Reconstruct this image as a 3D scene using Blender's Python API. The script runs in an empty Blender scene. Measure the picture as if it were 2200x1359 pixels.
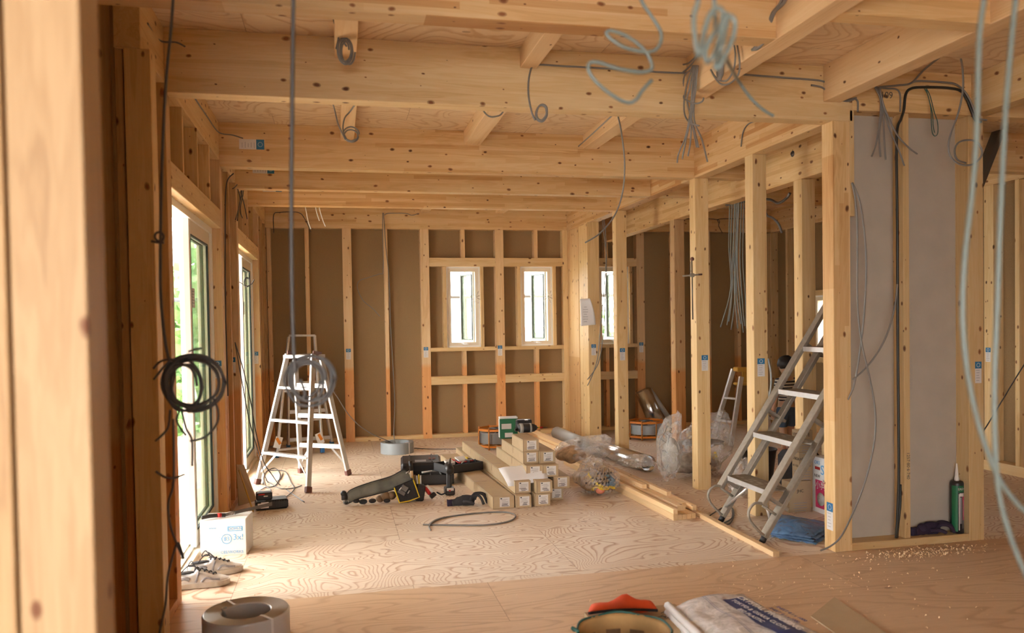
import bpy, bmesh, math, random
from mathutils import Vector, Matrix, Euler
random.seed(7)
D = bpy.data
SC = bpy.context.scene
COL = SC.collection
PI = math.pi

# ---------------------------------------------------------------- camera, sky, exposure
cam_data = D.cameras.new('camera')
cam = D.objects.new('camera', cam_data); COL.objects.link(cam)
CAM_POS = Vector((0.787, -9.588, 1.357)); YAW, PITCH, ROLL, FPX = 0.214, -0.022, -0.016, 1721.0
fw = Vector((math.sin(YAW)*math.cos(PITCH), math.cos(YAW)*math.cos(PITCH), math.sin(PITCH)))
rt = Vector((math.cos(YAW), -math.sin(YAW), 0)); up = rt.cross(fw)
r2 = math.cos(ROLL)*rt + math.sin(ROLL)*up; u2 = -math.sin(ROLL)*rt + math.cos(ROLL)*up
cam.matrix_world = Matrix(((r2.x, u2.x, -fw.x, CAM_POS.x), (r2.y, u2.y, -fw.y, CAM_POS.y), (r2.z, u2.z, -fw.z, CAM_POS.z), (0, 0, 0, 1)))
cam_data.sensor_width = 36.0; cam_data.lens = FPX/2200*36.0
cam_data.shift_y = 54/2200.0
cam_data.clip_start = 0.05; cam_data.clip_end = 200
cam_data.dof.use_dof = True; cam_data.dof.focus_distance = 6.3; cam_data.dof.aperture_fstop = 2.5
SC.camera = cam
SC.view_settings.view_transform = 'Standard'; SC.view_settings.look = 'None'
SC.view_settings.gamma = 1.0; SC.view_settings.use_curve_mapping = False
SC.view_settings.exposure = -0.16
W = D.worlds.new('overcast_sky'); SC.world = W; W.use_nodes = True
bg = W.node_tree.nodes['Background']
bg.inputs['Color'].default_value = (1.0, 0.985, 0.955, 1); bg.inputs['Strength'].default_value = 20.0
SC.cycles.diffuse_bounces = 6; SC.cycles.max_bounces = 14; SC.cycles.transparent_max_bounces = 16
SC.cycles.caustics_reflective = False; SC.cycles.caustics_refractive = False
def area(name, loc, rot, sx, sy, power, col):
    l = D.lights.new(name, 'AREA'); l.shape = 'RECTANGLE'; l.size = sx; l.size_y = sy; l.energy = power; l.color = col
    o = D.objects.new(name, l); COL.objects.link(o); o.location = loc; o.rotation_euler = rot; return o

# ---------------------------------------------------------------- materials
MATS = {}
class NT:
    def __init__(s, name):
        s.m = D.materials.new(name); s.m.use_nodes = True; s.t = s.m.node_tree; s.n = s.t.nodes; s.l = s.t.links
        s.b = s.n['Principled BSDF']; MATS[name] = s.m
    def node(s, typ, **kw):
        n = s.n.new('ShaderNode'+typ)
        for k, v in kw.items():
            if k.startswith('i_'):
                key = k[2:]; key = int(key) if key.isdigit() else key
                n.inputs[key].default_value = v
            else: setattr(n, k, v)
        return n
    def link(s, a, b): s.l.new(a, b)
    def math(s, op, a, b=None, c=None):
        n = s.node('Math', operation=op)
        for i, v in enumerate((a, b, c)):
            if v is None: continue
            if hasattr(v, 'links'): s.link(v, n.inputs[i])
            else: n.inputs[i].default_value = v
        return n.outputs[0]
    def vmath(s, op, a, b=None):
        n = s.node('VectorMath', operation=op)
        for i, v in enumerate((a, b)):
            if v is None: continue
            if hasattr(v, 'links'): s.link(v, n.inputs[i])
            else: n.inputs[i].default_value = v
        return n.outputs[0]
    def ramp(s, fac, stops, interp='LINEAR'):
        n = s.node('ValToRGB'); n.color_ramp.interpolation = interp
        e = n.color_ramp.elements
        while len(e) < len(stops): e.new(0.5)
        for x, (p, c) in zip(e, stops):
            x.position = p; x.color = c if len(c) == 4 else (*c, 1)
        s.link(fac, n.inputs[0]); return n.outputs[0]
    def mix(s, fac, a, b, blend='MIX'):
        n = s.node('Mix', data_type='RGBA', blend_type=blend)
        for i, v in ((0, fac), (6, a), (7, b)):
            if hasattr(v, 'links'): s.link(v, n.inputs[i])
            else: n.inputs[i].default_value = v if i == 0 else (*v[:3], 1)
        return n.outputs[2]
    def noise(s, vec, scale=5, detail=3, rough=0.5, dist=0.0):
        n = s.node('TexNoise'); n.inputs['Scale'].default_value = scale; n.inputs['Detail'].default_value = detail
        n.inputs['Roughness'].default_value = rough; n.inputs['Distortion'].default_value = dist
        s.link(vec, n.inputs['Vector']); return n.outputs['Fac'], n.outputs['Color']
    def bump(s, h, strength=0.2, dist=0.01):
        n = s.node('Bump'); n.inputs['Strength'].default_value = strength; n.inputs['Distance'].default_value = dist
        s.link(h, n.inputs['Height']); s.link(n.outputs[0], s.b.inputs['Normal'])
def plain(name, col, rough=0.5, metal=0.0, noise=0.0, nscale=20, bump=0.0, spec=0.5, **kw):
    t = NT(name); t.b.inputs['Roughness'].default_value = rough; t.b.inputs['Metallic'].default_value = metal
    t.b.inputs['Specular IOR Level'].default_value = spec
    if noise or bump:
        tc = t.node('TexCoord').outputs['Object']
        f, c = t.noise(tc, nscale, 4)
        lo = tuple(max(0, x*(1-noise)) for x in col); hi = tuple(min(1, x*(1+noise)) for x in col)
        t.link(t.ramp(f, [(0.3, lo), (0.7, hi)]), t.b.inputs['Base Color'])
        if bump: t.bump(f, bump, 0.005)
    else: t.b.inputs['Base Color'].default_value = (*col, 1)
    for k, v in kw.items(): t.b.inputs[k.replace('_', ' ')].default_value = v
    return t.m
def wood(name, light, mid, dark, lam=0.0, knots=0.5, treated=False, knot_size=1.0):
    t = NT(name)
    tc = t.node('TexCoord').outputs['Object']
    rnd = t.node('ObjectInfo').outputs['Random']
    off = t.node('CombineXYZ'); t.link(t.math('MULTIPLY', rnd, 37.0), off.inputs[0]); t.link(t.math('MULTIPLY', rnd, 91.0), off.inputs[1]); t.link(t.math('MULTIPLY', rnd, 53.0), off.inputs[2])
    v = t.vmath('ADD', tc, off.outputs[0])
    g1, _ = t.noise(t.vmath('MULTIPLY', v, (0.55, 9, 9)), 1.6, 4, 0.55, 0.6)
    g2, _ = t.noise(t.vmath('MULTIPLY', v, (1.5, 60, 60)), 2.0, 3, 0.6)
    rings = t.math('SINE', t.math('MULTIPLY', g1, 55.0))
    rings = t.math('MULTIPLY_ADD', rings, 0.5, 0.5)
    f = t.math('ADD', t.math('MULTIPLY', g1, 0.75), t.math('ADD', t.math('MULTIPLY', rings, 0.13), t.math('MULTIPLY', g2, 0.22)))
    col = t.ramp(f, [(0.30, light), (0.62, mid), (0.86, dark)])
    # tone of the single piece
    wn = t.node('TexWhiteNoise', noise_dimensions='1D'); t.link(t.math('MULTIPLY', rnd, 77.0), wn.inputs['W'])
    tone = t.ramp(wn.outputs['Value'], [(0.0, (0.86, 0.82, 0.76)), (0.5, (1, 1, 1)), (1.0, (1.08, 1.05, 0.98))])
    col = t.mix(1.0, col, tone, 'MULTIPLY')
    if lam:
        sp = t.node('SeparateXYZ'); t.link(tc, sp.inputs[0])
        row = t.math('FLOOR', t.math('MULTIPLY_ADD', sp.outputs[2], 33.0, 100.5))
        w0 = t.node('TexWhiteNoise', noise_dimensions='2D'); cb = t.node('CombineXYZ')
        t.link(row, cb.inputs[0]); t.link(rnd, cb.inputs[1]); t.link(cb.outputs[0], w0.inputs['Vector'])
        cell = t.math('FLOOR', t.math('MULTIPLY_ADD', sp.outputs[0], 1.3, t.math('MULTIPLY', w0.outputs['Value'], 9)))
        w1 = t.node('TexWhiteNoise', noise_dimensions='3D'); c2 = t.node('CombineXYZ')
        t.link(row, c2.inputs[0]); t.link(cell, c2.inputs[1]); t.link(rnd, c2.inputs[2]); t.link(c2.outputs[0], w1.inputs['Vector'])
        lamc = t.ramp(w1.outputs['Value'], [(0.0, (1.04, 1.02, 1.0)), (0.6, (0.97, 0.93, 0.88)), (0.85, (0.9, 0.78, 0.66)), (1.0, (0.78, 0.6, 0.44))])
        col = t.mix(lam, col, t.mix(1.0, col, lamc, 'MULTIPLY'))
    if knots > 0:
        vo = t.node('TexVoronoi', feature='F1', voronoi_dimensions='2D'); vo.inputs['Scale'].default_value = 1.0
        s3 = t.node('SeparateXYZ'); t.link(v, s3.inputs[0]); c3 = t.node('CombineXYZ'); t.link(t.math('MULTIPLY', s3.outputs[0], 7.0), c3.inputs[0]); t.link(t.math('MULTIPLY', t.math('ADD', s3.outputs[1], s3.outputs[2]), 12.0), c3.inputs[1])
        nz, nc = t.noise(v, 14, 2)
        wob = t.vmath('MULTIPLY', t.vmath('SUBTRACT', nc, (0.5, 0.5, 0.5)), (0.15, 0.15, 0.15))
        t.link(t.vmath('ADD', c3.outputs[0], wob), vo.inputs['Vector'])
        cs = t.node('SeparateColor'); t.link(vo.outputs['Color'], cs.inputs[0])
        size = t.math('MULTIPLY', t.math('MAXIMUM', t.math('SUBTRACT', cs.outputs[0], 1-knots), 0.0), 0.15*knot_size/knots)
        rel = t.math('DIVIDE', vo.outputs['Distance'], t.math('ADD', size, 0.0005))
        k = t.ramp(rel, [(0.45, (1, 1, 1)), (1.0, (0.35, 0.35, 0.35)), (1.0, (0, 0, 0))])
        halo = t.ramp(rel, [(0.2, (1, 1, 1)), (1.0, (0.4, 0.4, 0.4))])
        kc = t.mix(cs.outputs[1], (0.09, 0.028, 0.010), (0.30, 0.12, 0.045))
        near = t.math('LESS_THAN', size, 0.004)
        kk = t.math('MULTIPLY', k, t.math('SUBTRACT', 1.0, near))
        col = t.mix(kk, col, kc)
        rel2 = t.ramp(rel, [(0.12, (1, 1, 1)), (1.0, (0, 0, 0))])
    if treated:
        ge = t.node('NewGeometry').outputs['Position']; s2 = t.node('SeparateXYZ'); t.link(ge, s2.inputs[0])
        nz2, _ = t.noise(ge, 3, 1)
        zz = t.math('ADD', s2.outputs[2], t.math('MULTIPLY', t.math('SUBTRACT', nz2, 0.5), 0.10))
        tr = t.node('MapRange'); t.link(zz, tr.inputs[0]); tr.inputs[1].default_value = 0.84; tr.inputs[2].default_value = 0.90; tr.inputs[3].default_value = 1; tr.inputs[4].default_value = 0
        col = t.mix(t.math('MULTIPLY', tr.outputs[0], 0.8), col, t.mix(1.0, col, (1.03, 0.66, 0.38), 'MULTIPLY'))
    t.link(col, t.b.inputs['Base Color']); t.b.inputs['Roughness'].default_value = 0.55
    t.b.inputs['Specular IOR Level'].default_value = 0.3
    t.bump(g2, 0.08, 0.002)
    return t.m
PINE = wood('pine_lumber', (0.78, 0.605, 0.355), (0.70, 0.495, 0.245), (0.54, 0.32, 0.13))
GLU = wood('glued_laminated_pine', (0.78, 0.60, 0.35), (0.70, 0.485, 0.24), (0.54, 0.315, 0.125), lam=0.7, knots=0.5)
GLUS = wood('strong_laminated_pine', (0.81, 0.63, 0.385), (0.74, 0.515, 0.265), (0.58, 0.345, 0.15), lam=1.0, knots=0.55)
TREAT = wood('treated_pine', (0.78, 0.59, 0.36), (0.70, 0.48, 0.26), (0.54, 0.31, 0.14), treated=True)
TREATD = wood('treated_pine_warm', (0.64, 0.44, 0.24), (0.54, 0.345, 0.165), (0.38, 0.215, 0.085), treated=True, knot_size=1.2)
NEWP = wood('fresh_cut_pine', (0.84, 0.64, 0.40), (0.78, 0.555, 0.31), (0.66, 0.42, 0.20), knots=0.15)
NEARW = wood('darkened_near_pine', (0.52, 0.37, 0.21), (0.43, 0.285, 0.15), (0.28, 0.16, 0.08), knots=0.25, knot_size=1.6)  # pine colour darkened because the light made the near posts too bright

def plywood(name, floor=True, aniso=(1.7, 2.5), rowlen=1.82, rowh=0.91, offx=0.0, offy=0.0, light=(0.80, 0.63, 0.46), line=(0.56, 0.355, 0.205), freq=20.0, amt=0.75, warmfront=False):
    t = NT(name)
    tc = t.node('TexCoord').outputs['Object']
    sp = t.node('SeparateXYZ'); t.link(tc, sp.inputs[0])
    x = t.math('ADD', sp.outputs[0], offx); y = t.math('ADD', sp.outputs[1], offy)
    row = t.math('FLOOR', t.math('DIVIDE', y, rowh))
    xs = t.math('DIVIDE', t.math('ADD', x, t.math('MULTIPLY', t.math('MODULO', t.math('ADD', row, 100.0), 2.0), rowlen/2)), rowlen)
    cel = t.math('FLOOR', xs)
    cb = t.node('CombineXYZ'); t.link(row, cb.inputs[0]); t.link(cel, cb.inputs[1])
    wn = t.node('TexWhiteNoise', noise_dimensions='2D'); t.link(cb.outputs[0], wn.inputs['Vector'])
    v = t.vmath('ADD', tc, t.vmath('MULTIPLY', wn.outputs['Color'], (30, 30, 30)))
    base, _ = t.noise(t.vmath('MULTIPLY', v, (aniso[0], aniso[1], 1)), 1.0, 1.4, 0.40, 0.5)
    fine, fc = t.noise(t.vmath('MULTIPLY', v, (5, 60, 10)), 1.5, 3, 0.6)
    wob, _ = t.noise(v, 22, 2)
    c = t.math('ADD', t.math('MULTIPLY', base, freq), t.math('MULTIPLY', wob, 0.28))
    fr = t.math('FRACT', c)
    ln = t.ramp(fr, [(0.0, (0, 0, 0)), (0.58, (0.02, 0.02, 0.02)), (0.84, (1, 1, 1)), (0.90, (0.9, 0.9, 0.9)), (1.0, (0, 0, 0))])
    big, _ = t.noise(v, 1.7, 2)
    ln = t.math('MULTIPLY', ln, t.math('MULTIPLY_ADD', big, 1.2, 0.2))
    col = t.mix(t.math('MULTIPLY', ln, amt), light, line)
    col = t.mix(1.0, col, t.ramp(fine, [(0.3, (0.94, 0.93, 0.92)), (0.7, (1.03, 1.03, 1.02))]), 'MULTIPLY')
    tone = t.ramp(wn.outputs['Value'], [(0, (0.93, 0.91, 0.88)), (1, (1.04, 1.03, 1.02))])
    col = t.mix(1.0, col, tone, 'MULTIPLY')
    # plugs, scuffs
    vo = t.node('TexVoronoi'); vo.inputs['Scale'].default_value = 1.0; t.link(t.vmath('MULTIPLY', v, (4.0, 7.5, 1)), vo.inputs['Vector'])
    cs = t.node('SeparateColor'); t.link(vo.outputs['Color'], cs.inputs[0])
    k = t.math('MULTIPLY', t.math('LESS_THAN', vo.outputs['Distance'], t.math('MULTIPLY', cs.outputs[0], 0.10)), t.math('GREATER_THAN', cs.outputs[1], 0.55))
    col = t.mix(t.math('MULTIPLY', k, 0.55), col, (0.22, 0.10, 0.05))
    # seams
    dx = t.math('ABSOLUTE', t.math('SUBTRACT', t.math('FRACT', t.math('ADD', xs, 0.5)), 0.5))
    ys = t.math('DIVIDE', y, rowh)
    dy = t.math('ABSOLUTE', t.math('SUBTRACT', t.math('FRACT', t.math('ADD', ys, 0.5)), 0.5))
    seam = t.math('MAXIMUM', t.math('LESS_THAN', dx, 0.0018/rowlen), t.math('LESS_THAN', dy, 0.0018/rowh))
    col = t.mix(t.math('MULTIPLY', seam, 0.6), col, (0.28, 0.15, 0.08))
    t.link(col, t.b.inputs['Base Color']); t.b.inputs['Roughness'].default_value = 0.5; t.b.inputs['Specular IOR Level'].default_value = 0.35
    t.bump(fr, 0.05, 0.001)
    return t.m
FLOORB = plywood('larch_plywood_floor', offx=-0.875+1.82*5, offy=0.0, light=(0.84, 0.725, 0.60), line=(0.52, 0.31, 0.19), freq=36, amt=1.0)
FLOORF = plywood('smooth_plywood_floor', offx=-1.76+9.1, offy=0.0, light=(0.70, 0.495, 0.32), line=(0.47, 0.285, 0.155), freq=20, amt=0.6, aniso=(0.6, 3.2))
CEILB = plywood('larch_plywood_ceiling', offx=0.3, light=(0.78, 0.62, 0.43), line=(0.56, 0.35, 0.17), freq=18, amt=0.8)
FIBRE = plain('brown_fibre_board', (0.30, 0.195, 0.095), 0.8, noise=0.10, nscale=180, bump=0.1, spec=0.2)
GYPS = plain('grey_plasterboard', (0.47, 0.415, 0.34), 0.8, noise=0.05, nscale=6, spec=0.2)
ALU = plain('brushed_aluminium', (0.72, 0.71, 0.69), 0.38, 0.75, noise=0.05, nscale=30)
ALUD = plain('worn_grey_aluminium', (0.34, 0.30, 0.245), 0.55, 0.45, noise=0.10, nscale=40)
CHROME = plain('galvanised_duct_steel', (0.62, 0.63, 0.64), 0.22, 1.0)
STEEL = plain('dark_steel', (0.13, 0.12, 0.11), 0.4, 0.7)
CABLE = plain('grey_cable_sheath', (0.20, 0.19, 0.175), 0.45)
CABLED = plain('dark_cable_sheath', (0.075, 0.07, 0.068), 0.45)
CABLEG = plain('pale_green_cable_sheath', (0.165, 0.205, 0.195), 0.35)
CABLEK = plain('black_cable_sheath', (0.02, 0.022, 0.02), 0.4)
CABLEB = plain('brown_grey_cable_sheath', (0.56, 0.53, 0.50), 0.3)
COILG = plain('light_grey_cable_sheath', (0.33, 0.36, 0.37), 0.4)
COILD = plain('mid_grey_cable_sheath', (0.20, 0.215, 0.20), 0.45)
WHITEF = plain('white_window_vinyl', (0.86, 0.86, 0.84), 0.35)
CREAMF = plain('cream_window_vinyl', (0.78, 0.70, 0.56), 0.4)
GASK = plain('black_gasket', (0.02, 0.035, 0.03), 0.5)
BLACKP = plain('black_plastic', (0.022, 0.022, 0.024), 0.42)
BLACKF = plain('black_fabric', (0.03, 0.03, 0.034), 0.85, noise=0.2, nscale=60, bump=0.2)
CARD = plain('kraft_cardboard', (0.50, 0.375, 0.225), 0.75, noise=0.04, nscale=15)
CARDT = plain('cardboard_packing_tape', (0.36, 0.225, 0.105), 0.3)
CARDD = plain('brown_cardboard', (0.42, 0.29, 0.16), 0.8, noise=0.05, nscale=12)
PAPER = plain('white_paper', (0.85, 0.85, 0.86), 0.6)
WLAB = plain('white_label', (0.72, 0.70, 0.68), 0.5)
INK = plain('black_print', (0.04, 0.04, 0.04), 0.6)
INKG = plain('grey_print', (0.34, 0.33, 0.34), 0.6)
BLUEL = plain('blue_label_print', (0.02, 0.17, 0.36), 0.45)
BLUEP = plain('bright_blue_print', (0.08, 0.35, 0.72), 0.5)
LBLUE = plain('pale_blue_print', (0.14, 0.46, 0.80), 0.5)
NAVY = plain('navy_print', (0.015, 0.035, 0.17), 0.4)
RED = plain('red_plastic', (0.50, 0.02, 0.02), 0.4)
PINK = plain('crimson_print', (0.55, 0.03, 0.13), 0.5)
ORANGE = plain('orange_painted_steel', (0.62, 0.20, 0.02), 0.45)
RUST = plain('rusty_orange_steel', (0.42, 0.16, 0.03), 0.6, noise=0.3, nscale=30)
YELLOW = plain('yellow_trim', (0.80, 0.58, 0.03), 0.5)
YELLP = plain('ladder_yellow_plastic', (0.62, 0.36, 0.06), 0.5)
BLUEF = plain('blue_ladder_foot', (0.02, 0.14, 0.36), 0.5)
MAROON = plain('brown_rubber', (0.17, 0.07, 0.055), 0.6)
GREENB = plain('green_box_card', (0.015, 0.16, 0.07), 0.5)
PVC = plain('grey_pvc', (0.42, 0.425, 0.40), 0.4)
WHITEB = plain('white_box_card', (0.86, 0.88, 0.90), 0.6)
GLOVE = plain('dark_purple_knit', (0.028, 0.018, 0.045), 0.85, noise=0.2, nscale=200, bump=0.3)
GLOVEK = plain('charcoal_knit', (0.03, 0.03, 0.036), 0.8, noise=0.2, nscale=200, bump=0.3)
SKIN = plain('skin', (0.50, 0.30, 0.20), 0.55, Subsurface_Weight=0.1)
HAIR = plain('black_hair', (0.012, 0.010, 0.010), 0.5, noise=0.3, nscale=80, bump=0.4)
DENIM = plain('blue_denim', (0.05, 0.085, 0.14), 0.85, noise=0.2, nscale=150)
BELT = plain('grey_belt_webbing', (0.15, 0.15, 0.125), 0.6, noise=0.4, nscale=9, bump=0.1)
LEATH = plain('worn_leather', (0.20, 0.12, 0.06), 0.6, noise=0.3, nscale=20, bump=0.2)
SHOEW = plain('worn_white_shoe_leather', (0.66, 0.65, 0.64), 0.6, noise=0.25, nscale=16, bump=0.1)
SHOEG = plain('grey_shoe_mesh', (0.33, 0.34, 0.38), 0.7, noise=0.3, nscale=40)
SOLE = plain('dirty_shoe_sole', (0.58, 0.54, 0.48), 0.7, noise=0.15, nscale=20)
CANVAS = plain('tan_canvas', (0.46, 0.28, 0.11), 0.8, noise=0.2, nscale=10, bump=0.1)
DGREEN = plain('dark_green_piping', (0.02, 0.10, 0.085), 0.5)
REDC = plain('orange_red_cloth', (0.72, 0.09, 0.025), 0.75, noise=0.15, nscale=9, bump=0.1)
SAWD = plain('pale_wood_shavings', (0.82, 0.62, 0.38), 0.8)
GRASS = plain('pale_green_leaves', (0.16, 0.30, 0.10), 0.8, noise=0.4, nscale=8)
GROUND = plain('pale_gravel', (0.55, 0.54, 0.52), 0.9, noise=0.1, nscale=4)
def film(name, col, alpha, rough=0.15, nscale=14, bump=0.5, spec=0.6):
    t = NT(name); t.b.inputs['Base Color'].default_value = (*col, 1); t.b.inputs['Roughness'].default_value = rough
    t.b.inputs['Specular IOR Level'].default_value = spec
    tc = t.node('TexCoord').outputs['Object']; f, c = t.noise(tc, nscale, 5, 0.6, 1.2)
    t.link(t.ramp(f, [(0.35, (alpha*0.65,)*3), (0.7, (min(1, alpha*1.7),)*3)]), t.b.inputs['Alpha'])
    t.bump(f, bump, 0.02); return t.m
FILM = film('clear_plastic_film', (0.85, 0.84, 0.81), 0.25, rough=0.10, bump=0.8, spec=1.0)
FILMB = film('blue_plastic_film', (0.16, 0.30, 0.52), 0.75)
FILMW = film('milky_plastic_film', (0.80, 0.78, 0.77), 0.85, 0.25)
def glass(name, tint, alpha):
    t = NT(name); t.b.inputs['Base Color'].default_value = (*tint, 1); t.b.inputs['Roughness'].default_value = 0.02
    t.b.inputs['Alpha'].default_value = alpha; t.b.inputs['Specular IOR Level'].default_value = 0.5; return t.m
GLASS = glass('window_glass', (0.55, 0.72, 0.62), 0.12)
GLASSG = glass('green_tinted_glass', (0.30, 0.52, 0.36), 0.30)
def striped():
    t = NT('striped_jersey'); tc = t.node('NewGeometry').outputs['Position']; sp = t.node('SeparateXYZ'); t.link(tc, sp.inputs[0])
    f = t.math('GREATER_THAN', t.math('FRACT', t.math('MULTIPLY', sp.outputs[2], 32.0)), 0.5)
    t.link(t.mix(f, (0.02, 0.02, 0.03), (0.55, 0.52, 0.45)), t.b.inputs['Base Color']); t.b.inputs['Roughness'].default_value = 0.9; return t.m
STRIPE = striped()
def checker():
    t = NT('tread_plate_aluminium'); tc = t.node('TexCoord').outputs['Object']
    vo = t.node('TexVoronoi', feature='F1'); vo.inputs['Scale'].default_value = 28; t.link(t.vmath('MULTIPLY', tc, (1, 0.6, 1)), vo.inputs['Vector'])
    t.link(t.ramp(vo.outputs['Distance'], [(0.2, (0.42, 0.37, 0.30)), (0.5, (0.24, 0.20, 0.15))]), t.b.inputs['Base Color'])
    t.b.inputs['Metallic'].default_value = 0.5; t.b.inputs['Roughness'].default_value = 0.5; t.bump(vo.outputs['Distance'], 0.5, 0.005); return t.m
TREAD = checker()

# ---------------------------------------------------------------- mesh helpers
def V(*a): return Vector(a)
class MB:
    def __init__(s): s.bm = bmesh.new(); s.slots = []; s.cur = 0; s.done = s.bm.faces.layers.int.new('done')
    def mat(s, m):
        if m not in s.slots: s.slots.append(m)
        s.cur = s.slots.index(m); return s
    def _tag(s, n0, smooth=False):
        for f in s.bm.faces:
            if not f[s.done]: f.material_index = s.cur; f.smooth = smooth; f[s.done] = 1
    def box(s, c, d, rot=None, bev=0.0):
        n0 = len(s.bm.faces)
        r = bmesh.ops.create_cube(s.bm, size=1.0); vs = r['verts']
        M = Matrix.Translation(Vector(c)) @ ((rot.to_matrix().to_4x4() if isinstance(rot, Euler) else rot) if rot is not None else Matrix.Identity(4)) @ Matrix.Diagonal((*d, 1))
        bmesh.ops.transform(s.bm, matrix=M, verts=vs)
        if bev:
            es = list({e for v in vs for e in v.link_edges})
            bmesh.ops.bevel(s.bm, geom=es, offset=bev, segments=1, affect='EDGES', profile=0.5)
        s._tag(n0); return s
    def between(s, a, b, w, h, upv=(0, 0, 1), bev=0.0):
        a = Vector(a); b = Vector(b); x = (b-a).normalized(); u = Vector(upv)
        y = u.cross(x)
        if y.length < 1e-4: y = Vector((0, 1, 0)).cross(x)
        y.normalize(); z = x.cross(y)
        R = Matrix((x, y, z)).transposed().to_4x4()
        return s.box((a+b)/2, ((b-a).length, w, h), R, bev)
    def tube(s, pts, r, seg=8, smooth_n=0, closed=False, flat=1.0, cap=True, taper=None):
        P = [Vector(p) for p in pts]
        if smooth_n: P = catmull(P, smooth_n, closed)
        n0 = len(s.bm.faces); n = len(P)
        T = []
        for i in range(n):
            if closed: t = P[(i+1) % n]-P[i-1]
            else: t = P[min(i+1, n-1)]-P[max(i-1, 0)]
            T.append(t.normalized() if t.length > 1e-9 else Vector((0, 0, 1)))
        u = Vector((0, 0, 1)) if abs(T[0].z) < 0.9 else Vector((1, 0, 0))
        u = (u-T[0]*u.dot(T[0])).normalized(); rings = []
        for i in range(n):
            u = (u-T[i]*u.dot(T[i]))
            u = u.normalized() if u.length > 1e-6 else T[i].orthogonal().normalized()
            w = T[i].cross(u); rr = r*(taper[min(i, len(taper)-1)] if taper else 1)
            rings.append([s.bm.verts.new(P[i]+(u*math.cos(2*PI*k/seg)+w*math.sin(2*PI*k/seg)*flat)*rr) for k in range(seg)])
        m = n if closed else n-1
        for i in range(m):
            A, B = rings[i], rings[(i+1) % n]
            for k in range(seg):
                s.bm.faces.new((A[k], A[(k+1) % seg], B[(k+1) % seg], B[k]))
        if cap and not closed:
            s.bm.faces.new(list(reversed(rings[0]))); s.bm.faces.new(rings[-1])
        s._tag(n0, True); return s
    def cyl(s, a, b, r, seg=16, r2=None):
        return s.tube([a, b], r, seg, taper=[1, (r2/r if r2 is not None else 1)])
    def lathe(s, prof, c=(0, 0, 0), seg=32, rot=None, smooth=True, sx=1, sy=1):
        n0 = len(s.bm.faces); rings = []; M = Matrix.Translation(Vector(c)) @ (rot.to_matrix().to_4x4() if rot is not None else Matrix.Identity(4))
        for (r, z) in prof:
            rings.append([s.bm.verts.new(M @ Vector((r*sx*math.cos(2*PI*k/seg), r*sy*math.sin(2*PI*k/seg), z))) for k in range(seg)])
        for A, B in zip(rings, rings[1:]):
            for k in range(seg): s.bm.faces.new((A[k], A[(k+1) % seg], B[(k+1) % seg], B[k]))
        if prof[0][0] > 1e-5: s.bm.faces.new(list(reversed(rings[0])))
        if prof[-1][0] > 1e-5: s.bm.faces.new(rings[-1])
        s._tag(n0, smooth); return s
    def prism(s, poly, off, smooth=False):
        """polygon of 3D points extruded by a vector"""
        n0 = len(s.bm.faces); o = Vector(off)
        A = [s.bm.verts.new(Vector(p)) for p in poly]; B = [s.bm.verts.new(Vector(p)+o) for p in poly]
        n = len(A); s.bm.faces.new(A); s.bm.faces.new(list(reversed(B)))
        for k in range(n): s.bm.faces.new((A[k], B[k], B[(k+1) % n], A[(k+1) % n]))
        s._tag(n0, smooth); return s
    def grid(s, nu, nv, fn, smooth=True, thick=0.0):
        n0 = len(s.bm.faces)
        G = [[s.bm.verts.new(Vector(fn(i/(nu-1), j/(nv-1)))) for j in range(nv)] for i in range(nu)]
        for i in range(nu-1):
            for j in range(nv-1): s.bm.faces.new((G[i][j], G[i+1][j], G[i+1][j+1], G[i][j+1]))
        s._tag(n0, smooth); return s
    def ball(s, c, r, seg=16, scale=(1, 1, 1), rot=None):
        n0 = len(s.bm.faces); q = bmesh.ops.create_uvsphere(s.bm, u_segments=seg, v_segments=max(6, seg//2), radius=r)
        M = Matrix.Translation(Vector(c)) @ (rot.to_matrix().to_4x4() if rot is not None else Matrix.Identity(4)) @ Matrix.Diagonal((*scale, 1))
        bmesh.ops.transform(s.bm, matrix=M, verts=q['verts']); s._tag(n0, True); return s
    def build(s, name, parent=None, mat=None, solid=0.0, sub=0):
        bmesh.ops.recalc_face_normals(s.bm, faces=s.bm.faces)
        me = D.meshes.new(name); s.bm.faces.layers.int.remove(s.done); s.bm.to_mesh(me); s.bm.free()
        for m in (s.slots or [mat]): me.materials.append(m)
        o = D.objects.new(name, me); COL.objects.link(o)
        if solid:
            md = o.modifiers.new('thickness', 'SOLIDIFY'); md.thickness = solid; md.offset = 0
        if sub:
            md = o.modifiers.new('smooth', 'SUBSURF'); md.levels = sub; md.render_levels = sub
        if parent is not None:
            o.parent = parent; o.matrix_parent_inverse = wm(parent).inverted()
        return o
WM = {}
def wm(o): return WM.get(o.name, o.matrix_basis.copy())
def catmull(P, n, closed=False):
    out = []; m = len(P); rng = range(m if closed else m-1)
    for i in rng:
        g = (lambda k: P[k % m]) if closed else (lambda k: P[max(0, min(m-1, k))])
        p0, p1, p2, p3 = g(i-1), g(i), g(i+1), g(i+2)
        for k in range(n):
            t = k/n
            out.append(0.5*((2*p1)+(-p0+p2)*t+(2*p0-5*p1+4*p2-p3)*t*t+(-p0+3*p1-3*p2+p3)*t**3))
    if not closed: out.append(P[-1])
    return out
def tag(o, label=None, cat=None, group=None, kind=None):
    if label: o['label'] = label
    if cat: o['category'] = cat
    if group: o['group'] = group
    if kind: o['kind'] = kind
    return o
def thing(name, label, cat, loc=(0, 0, 0), rz=0.0, group=None):
    o = D.objects.new(name, None); COL.objects.link(o); o.empty_display_size = 0.1
    o.location = loc; o.rotation_euler = (0, 0, rz); tag(o, label, cat, group)
    return o
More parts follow.
